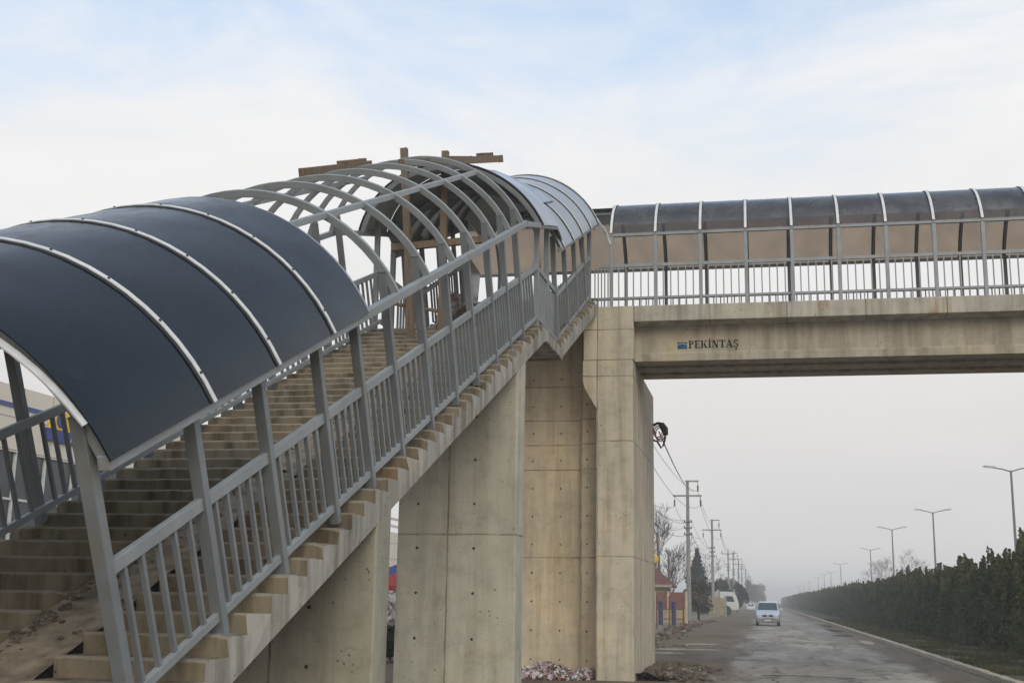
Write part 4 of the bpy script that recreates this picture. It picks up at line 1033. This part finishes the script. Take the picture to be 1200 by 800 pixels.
def vsec(y, hw, zl, zs, zt, wt):
    return [(VX+s_*x, VY+y, z) for s_, x, z in [(-1, hw*.93, zl), (-1, hw, zl+.25), (-1, hw, zs), (-1, wt, zt-.08), (-1, wt*.8, zt), (1, wt*.8, zt), (1, wt, zt-.08), (1, hw, zs), (1, hw, zl+.25), (1, hw*.93, zl)]]
b = MB(); loft(b, [vsec(-.02, .80, .34, .86, .95, .78), vsec(.06, .90, .30, .92, 1.02, .84), vsec(.45, .95, .28, 1.02, 1.16, .88), vsec(.72, .95, .28, 1.08, 1.26, .88), vsec(1.45, .95, .28, 1.12, 1.88, .76), vsec(1.9, .95, .28, 1.12, 1.95, .77), vsec(4.4, .95, .28, 1.12, 1.95, .77), vsec(4.8, .93, .34, 1.1, 1.86, .72)])
b.build('body', whp.m, van, bevel=.03, smooth=False)
b = MB(); b.add([(VX-.80, VY+.735, 1.262), (VX+.80, VY+.735, 1.262), (VX+.70, VY+1.42, 1.84), (VX-.70, VY+1.42, 1.84)], [(0, 1, 2, 3)]); b.add([(VX-.80, VY+.75, 1.255), (VX+.80, VY+.75, 1.255), (VX+.70, VY+1.435, 1.835), (VX-.70, VY+1.435, 1.835)], [(3, 2, 1, 0)])
for v in b.v: v.y -= .02
b.build('windscreen', glass.m, van)
b = MB(); b.box((VX-.88, VY-.12, .30), (VX+.88, VY+.1, .62)); b.build('bumper', grey, van, bevel=.05)
b = MB(); b.box((VX-.42, VY-.06, .74), (VX-.08, VY+.05, .88)); b.box((VX+.08, VY-.06, .74), (VX+.42, VY+.05, .88)); b.build('grille', dark, van)
for s_ in (-1, 1):
    b = MB(); b.prism([(VX+s_*.5, VY-.03, .73), (VX+s_*.86, VY-.03, .76), (VX+s_*.86, VY-.03, .93), (VX+s_*.5, VY-.03, .89)], (0, .1, 0)); b.build('headlight', chrome, van, bevel=.02)
    b = MB(); b.box((VX+s_*1.08-.11, VY+1.0, 1.2), (VX+s_*1.08+.11, VY+1.12, 1.42)); b.bar((VX+s_*.9, VY+1.1, 1.24), (VX+s_*1.05, VY+1.08, 1.28), .05, .06); b.build('wing_mirror', whp.m, van, bevel=.03)
    for yy in (.85, 3.85):
        b = MB(); b.lathe((VX+s_*.85, VY+yy, .33), [(.2, -.11), (.33, -.11), (.345, -.08), (.345, .08), (.33, .11), (.2, .11)], 20, 'X'); wo = b.build('wheel', tyre, van, smooth=False)
        b = MB(); b.lathe((VX+s_*.85, VY+yy, .33), [(.05, -.115), (.2, -.112), (.2, .112), (.05, .115)], 12, 'X'); b.build('rim', chrome, wo)
b = MB(); b.box((VX-.26, VY-.14, .40), (VX+.26, VY-.121, .51)); b.build('number_plate', plain('plate_white', (.55, .55, .52), .5), van)
b = MB(); b.box((VX-.2, VY-.135, .60), (VX+.6, VY-.08, .635)); b.build('red_strip', plain('red_strip', (.35, .05, .04), .5), van)

trk = thing('truck_cab', 'white lorry cab parked sideways behind the pale gate', 'truck', (-5.0, 180, 0))
wp = plain('truck_white', (.62, .61, .58), .5, .4, 0, .1, 2)
b = MB(); b.prism([(-6.3, 179, .75), (-3.75, 179, .75), (-3.68, 179, 1.4), (-3.78, 179, 1.9), (-4.15, 179, 2.95), (-4.5, 179, 3.2), (-6.3, 179, 3.25)], (0, 2.3, 0)); b.build('body', wp, trk, bevel=.06)
b = MB(); b.prism([(-5.35, 178.97, 1.9), (-4.25, 178.97, 1.85), (-4.5, 178.97, 2.6), (-5.35, 178.97, 2.65)], (0, .02, 0)); b.build('window', glass.m, trk)
b = MB(); b.lathe((-5.4, 179.1, .55), [(.25, -.14), (.52, -.14), (.54, 0), (.52, .14), (.25, .14)], 18, 'Y'); b.build('wheel', tyre, trk)
b = MB(); b.lathe((-5.4, 179.05, .62), [(.6, -.1), (.72, -.1), (.72, .1), (.6, .1)], 18, 'Y'); b.build('wheel_arch', dark, trk)
b = MB(); b.box((-9.2, 179.2, .6), (-6.4, 181.2, 1.0)); b.build('chassis', dark, trk)
b = MB(); b.box((-7.4, 179.1, 1.0), (-6.42, 181.3, 3.5)); b.build('sleeper_box', plain('truck_grey', (.40, .40, .38), .6), trk)
b = MB(); b.lathe((-8.6, 179.3, .52), [(.25, -.14), (.52, -.14), (.52, .14), (.25, .14)], 18, 'Y'); b.build('wheel', tyre, trk)
dc = thing('parked_car', 'tiny pale car far away beside the left edge of the road', 'car', (-3.0, 265, 0))
b = MB(); loft(b, [[(-3.85, 265, .35), (-3.85, 265, .8), (-3.0, 265, .9), (-2.15, 265, .8), (-2.15, 265, .35)], [(-3.85, 266, .3), (-3.85, 266, .95), (-3.0, 266, 1.0), (-2.15, 266, .95), (-2.15, 266, .3)], [(-3.85, 266.8, .3), (-3.7, 266.8, 1.4), (-3.0, 266.8, 1.5), (-2.3, 266.8, 1.4), (-2.15, 266.8, .3)], [(-3.85, 269, .3), (-3.7, 269, 1.4), (-3.0, 269, 1.5), (-2.3, 269, 1.4), (-2.15, 269, .3)]]); b.build('body', wp, dc)
b = MB(); b.add([(-3.65, 265.93, 1.03), (-2.35, 265.93, 1.03), (-2.45, 266.7, 1.4), (-3.55, 266.7, 1.4)], [(0, 1, 2, 3)]); b.build('windscreen', glass.m, dc)
for s_ in (-1, 1):
    for yy in (265.8, 268.4): b = MB(); b.lathe((-3+s_*.78, yy, .32), [(.1, -.1), (.32, -.1), (.32, .1), (.1, .1)], 14, 'X'); b.build('wheel', tyre, dc)

# ------------------------------------------------------------------ commercial building on the left
bd = thing('commercial_building', 'beige panelled commercial building with dark glazed ground floors', 'building', (-36, 75, 0))
cl_m = M('cladding'); p = cl_m.pos(); s_ = cl_m.n('ShaderNodeSeparateXYZ'); cl_m.l(p, s_.inputs[0])
jm = cl_m.math('LESS_THAN', cl_m.math('FLOORED_MODULO', s_.outputs['Y'], 2.4), .06)
jz_ = cl_m.math('LESS_THAN', cl_m.math('FLOORED_MODULO', cl_m.math('SUBTRACT', s_.outputs['Z'], 8.05), 1.45), .06)
c = cl_m.mix(cl_m.math('MAXIMUM', jm, jz_), (.68, .62, .53), (.34, .30, .25)); cl_m.bsdf(c, .6, .3)
b = MB(); b.box((-52, 38, 8.0), (-33, 96, 10.95)); b.build('cladding', cl_m.m, bd)
gl_m = M('curtain_glass'); p = gl_m.pos(); f1 = gl_m.noise(p, .4, 3); gl_m.bsdf(gl_m.ramp(f1, [(.3, (.015, .018, .02)), (.7, (.05, .055, .06))]), .15, .35)
b = MB(); b.box((-51.8, 38.2, 0), (-33.15, 95.8, 8.0)); b.build('curtain_wall', gl_m.m, bd)
frm = plain('mullion_white', (.55, .55, .54), .5)
b = MB(); y = 38.3
while y < 96:
    b.box((-33.15, y-.05, 0), (-33.03, y+.05, 7.99)); y += 2.4
for z in (1.9, 3.9, 5.9): b.box((-33.149, 38.2, z-.05), (-33.035, 95.8, z+.05))
b.build('mullions', frm, bd)
b = MB(); b.box((-33.0, 38, 9.95), (-32.95, 52.0, 10.15)); b.build('blue_stripe', plain('stripe_blue', (.04, .07, .22), .5), bd)
b = MB(); b.box((-52, 96.5, 0), (-33.2, 128, 7.6)); b.build('wing', cl_m.m, bd)
b = MB()
for z in (8.05, 8.7): b.box((-33.3, 96.5, z), (-33.2, 128, z+.22))
for y in range(97, 128, 5): b.box((-33.29, y, 7.6), (-33.21, y+.1, 8.7))
b.build('roof_rail', frm, bd)
sgn = thing('shop_sign', 'yellow and blue shop sign with dark emblem on the beige facade', 'sign', (-32.9, 53.6, 9.6))
sy = plain('sign_yellow', (.72, .48, .02), .5); sb = plain('sign_blue', (.02, .03, .22), .5); swt = plain('sign_white', (.6, .6, .6), .5)
b = MB(); b.box((-32.99, 52.5, 9.42), (-32.85, 55.6, 10.3)); b.build('upper_panel', sy, sgn)
b = MB(); b.box((-32.99, 52.3, 8.85), (-32.85, 55.9, 9.415)); b.build('lower_panel', sb, sgn)
b = MB(); b.lathe((-32.84, 53.35, 9.87), [(.18, -.005), (.36, 0), (.36, .012), (.18, .014)], 20, 'X'); b.bar((-32.835, 53.12, 9.7), (-32.835, 53.6, 10.05), .02, .1, up=(0, 0, 1)); b.build('emblem', sb, sgn)
def text_mesh(txt, h):
    cu = bpy.data.curves.new('txt', 'FONT'); cu.body = txt; cu.size = h; cu.extrude = .008; to = bpy.data.objects.new('txt', cu); COL.objects.link(to)
    me = bpy.data.meshes.new_from_object(to.evaluated_get(bpy.context.evaluated_depsgraph_get())); bpy.data.objects.remove(to); return me
def wall_text(txt, h, y, z, mat, parent, name='lettering'):
    me = text_mesh(txt, h); me.name = name; me.materials.clear(); me.materials.append(mat)
    o = bpy.data.objects.new(name, me); COL.objects.link(o); o.parent = parent; o.location = Vector((-32.84, y, z))-WL[parent.name]; o.rotation_euler = (math.pi/2, 0, math.pi/2)
wall_text('N', .6, 54.4, 9.66, sb, sgn); wall_text('AG', .5, 54.3, 8.95, swt, sgn)
# small blue hoarding beyond the left edge of the steps
hb = thing('hoarding', 'small blue board with pale stripes beyond the left edge of the steps', 'board', (-32.8, 68, 8.6))
# market parasols and sacks under the stairs gap
def parasol(label, x, y, z, r, mat):
    o = thing('parasol', label, 'parasol', (x, y, 0)); b = MB(); n = 8; vs = [(x, y, z+.5)]
    for k in range(n):
        t = 6.283*k/n; vs.append((x+r*math.cos(t), y+r*math.sin(t), z)); 
    for k in range(n):
        t = 6.283*k/n; vs.append((x+r*math.cos(t), y+r*math.sin(t), z-.18))
    b.add(vs, [(0, 1+k, 1+(k+1) % n) for k in range(n)]+[(1+k, 1+n+k, 1+n+(k+1) % n, 1+(k+1) % n) for k in range(n)]); b.build('canopy', mat, o)
    b = MB(); b.tube([(x, y, 0), (x, y, z+.5)], .03, 6); b.build('pole', lm_, o)
parasol('dark blue market parasol seen through the slot between the piers', -15.2, 51.2, 2.75, 1.4, plain('parasol_blue', (.035, .045, .15), .8))
parasol('red market parasol seen through the slot between the piers', -14.2, 47.5, 2.3, 1.2, plain('parasol_red', (.28, .03, .025), .8))
random.seed(41); b = MB()
def sk(): return (-13.8+jit(.6), 46.5+jit(.6), .7+random.random()*1.2)
scraps(b, 90, sk, (.12, .3), (1, 1, 1, 1))
for i in range(14): rock(b, (-13.9+jit(.5), 46.3+jit(.5), .5+i*.09), random.uniform(.2, .32), 1)
tag(b.build('white_sacks', pinks), 'heap of white sacks seen through the slot between the piers', 'sacks', kind='stuff')
bush('dark green shrub low in the slot between the piers', -10.6, 36.8, 1.0, .9, 95, dk, 1500)

# blue board details
b = MB(); b.box((-32.9, 66.9, 8.1), (-32.78, 69.2, 9.0)); b.build('panel', sb, hb)
b = MB()
for k in range(6): b.box((-32.775, 67.3+k*.27, 8.35), (-32.765, 67.42+k*.27, 8.85))
b.build('stripes', plain('pale_stripe', (.35, .4, .6), .5), hb)

# ------------------------------------------------------------------ haze
hz = MB(); hz.box((-300, -30, -1), (300, 1500, 16))
ho = hz.build('haze', None); ho.data.materials.clear()
hm_ = bpy.data.materials.new('haze_air'); hm_.use_nodes = True; t = hm_.node_tree; t.nodes.clear()
o_ = t.nodes.new('ShaderNodeOutputMaterial'); pv = t.nodes.new('ShaderNodeVolumePrincipled'); pv.inputs['Color'].default_value = (.95, .95, .95, 1); pv.inputs['Density'].default_value = .0013; pv.inputs['Anisotropy'].default_value = 0.0
t.links.new(pv.outputs[0], o_.inputs['Volume']); ho.data.materials.append(hm_); tag(ho, kind='stuff')
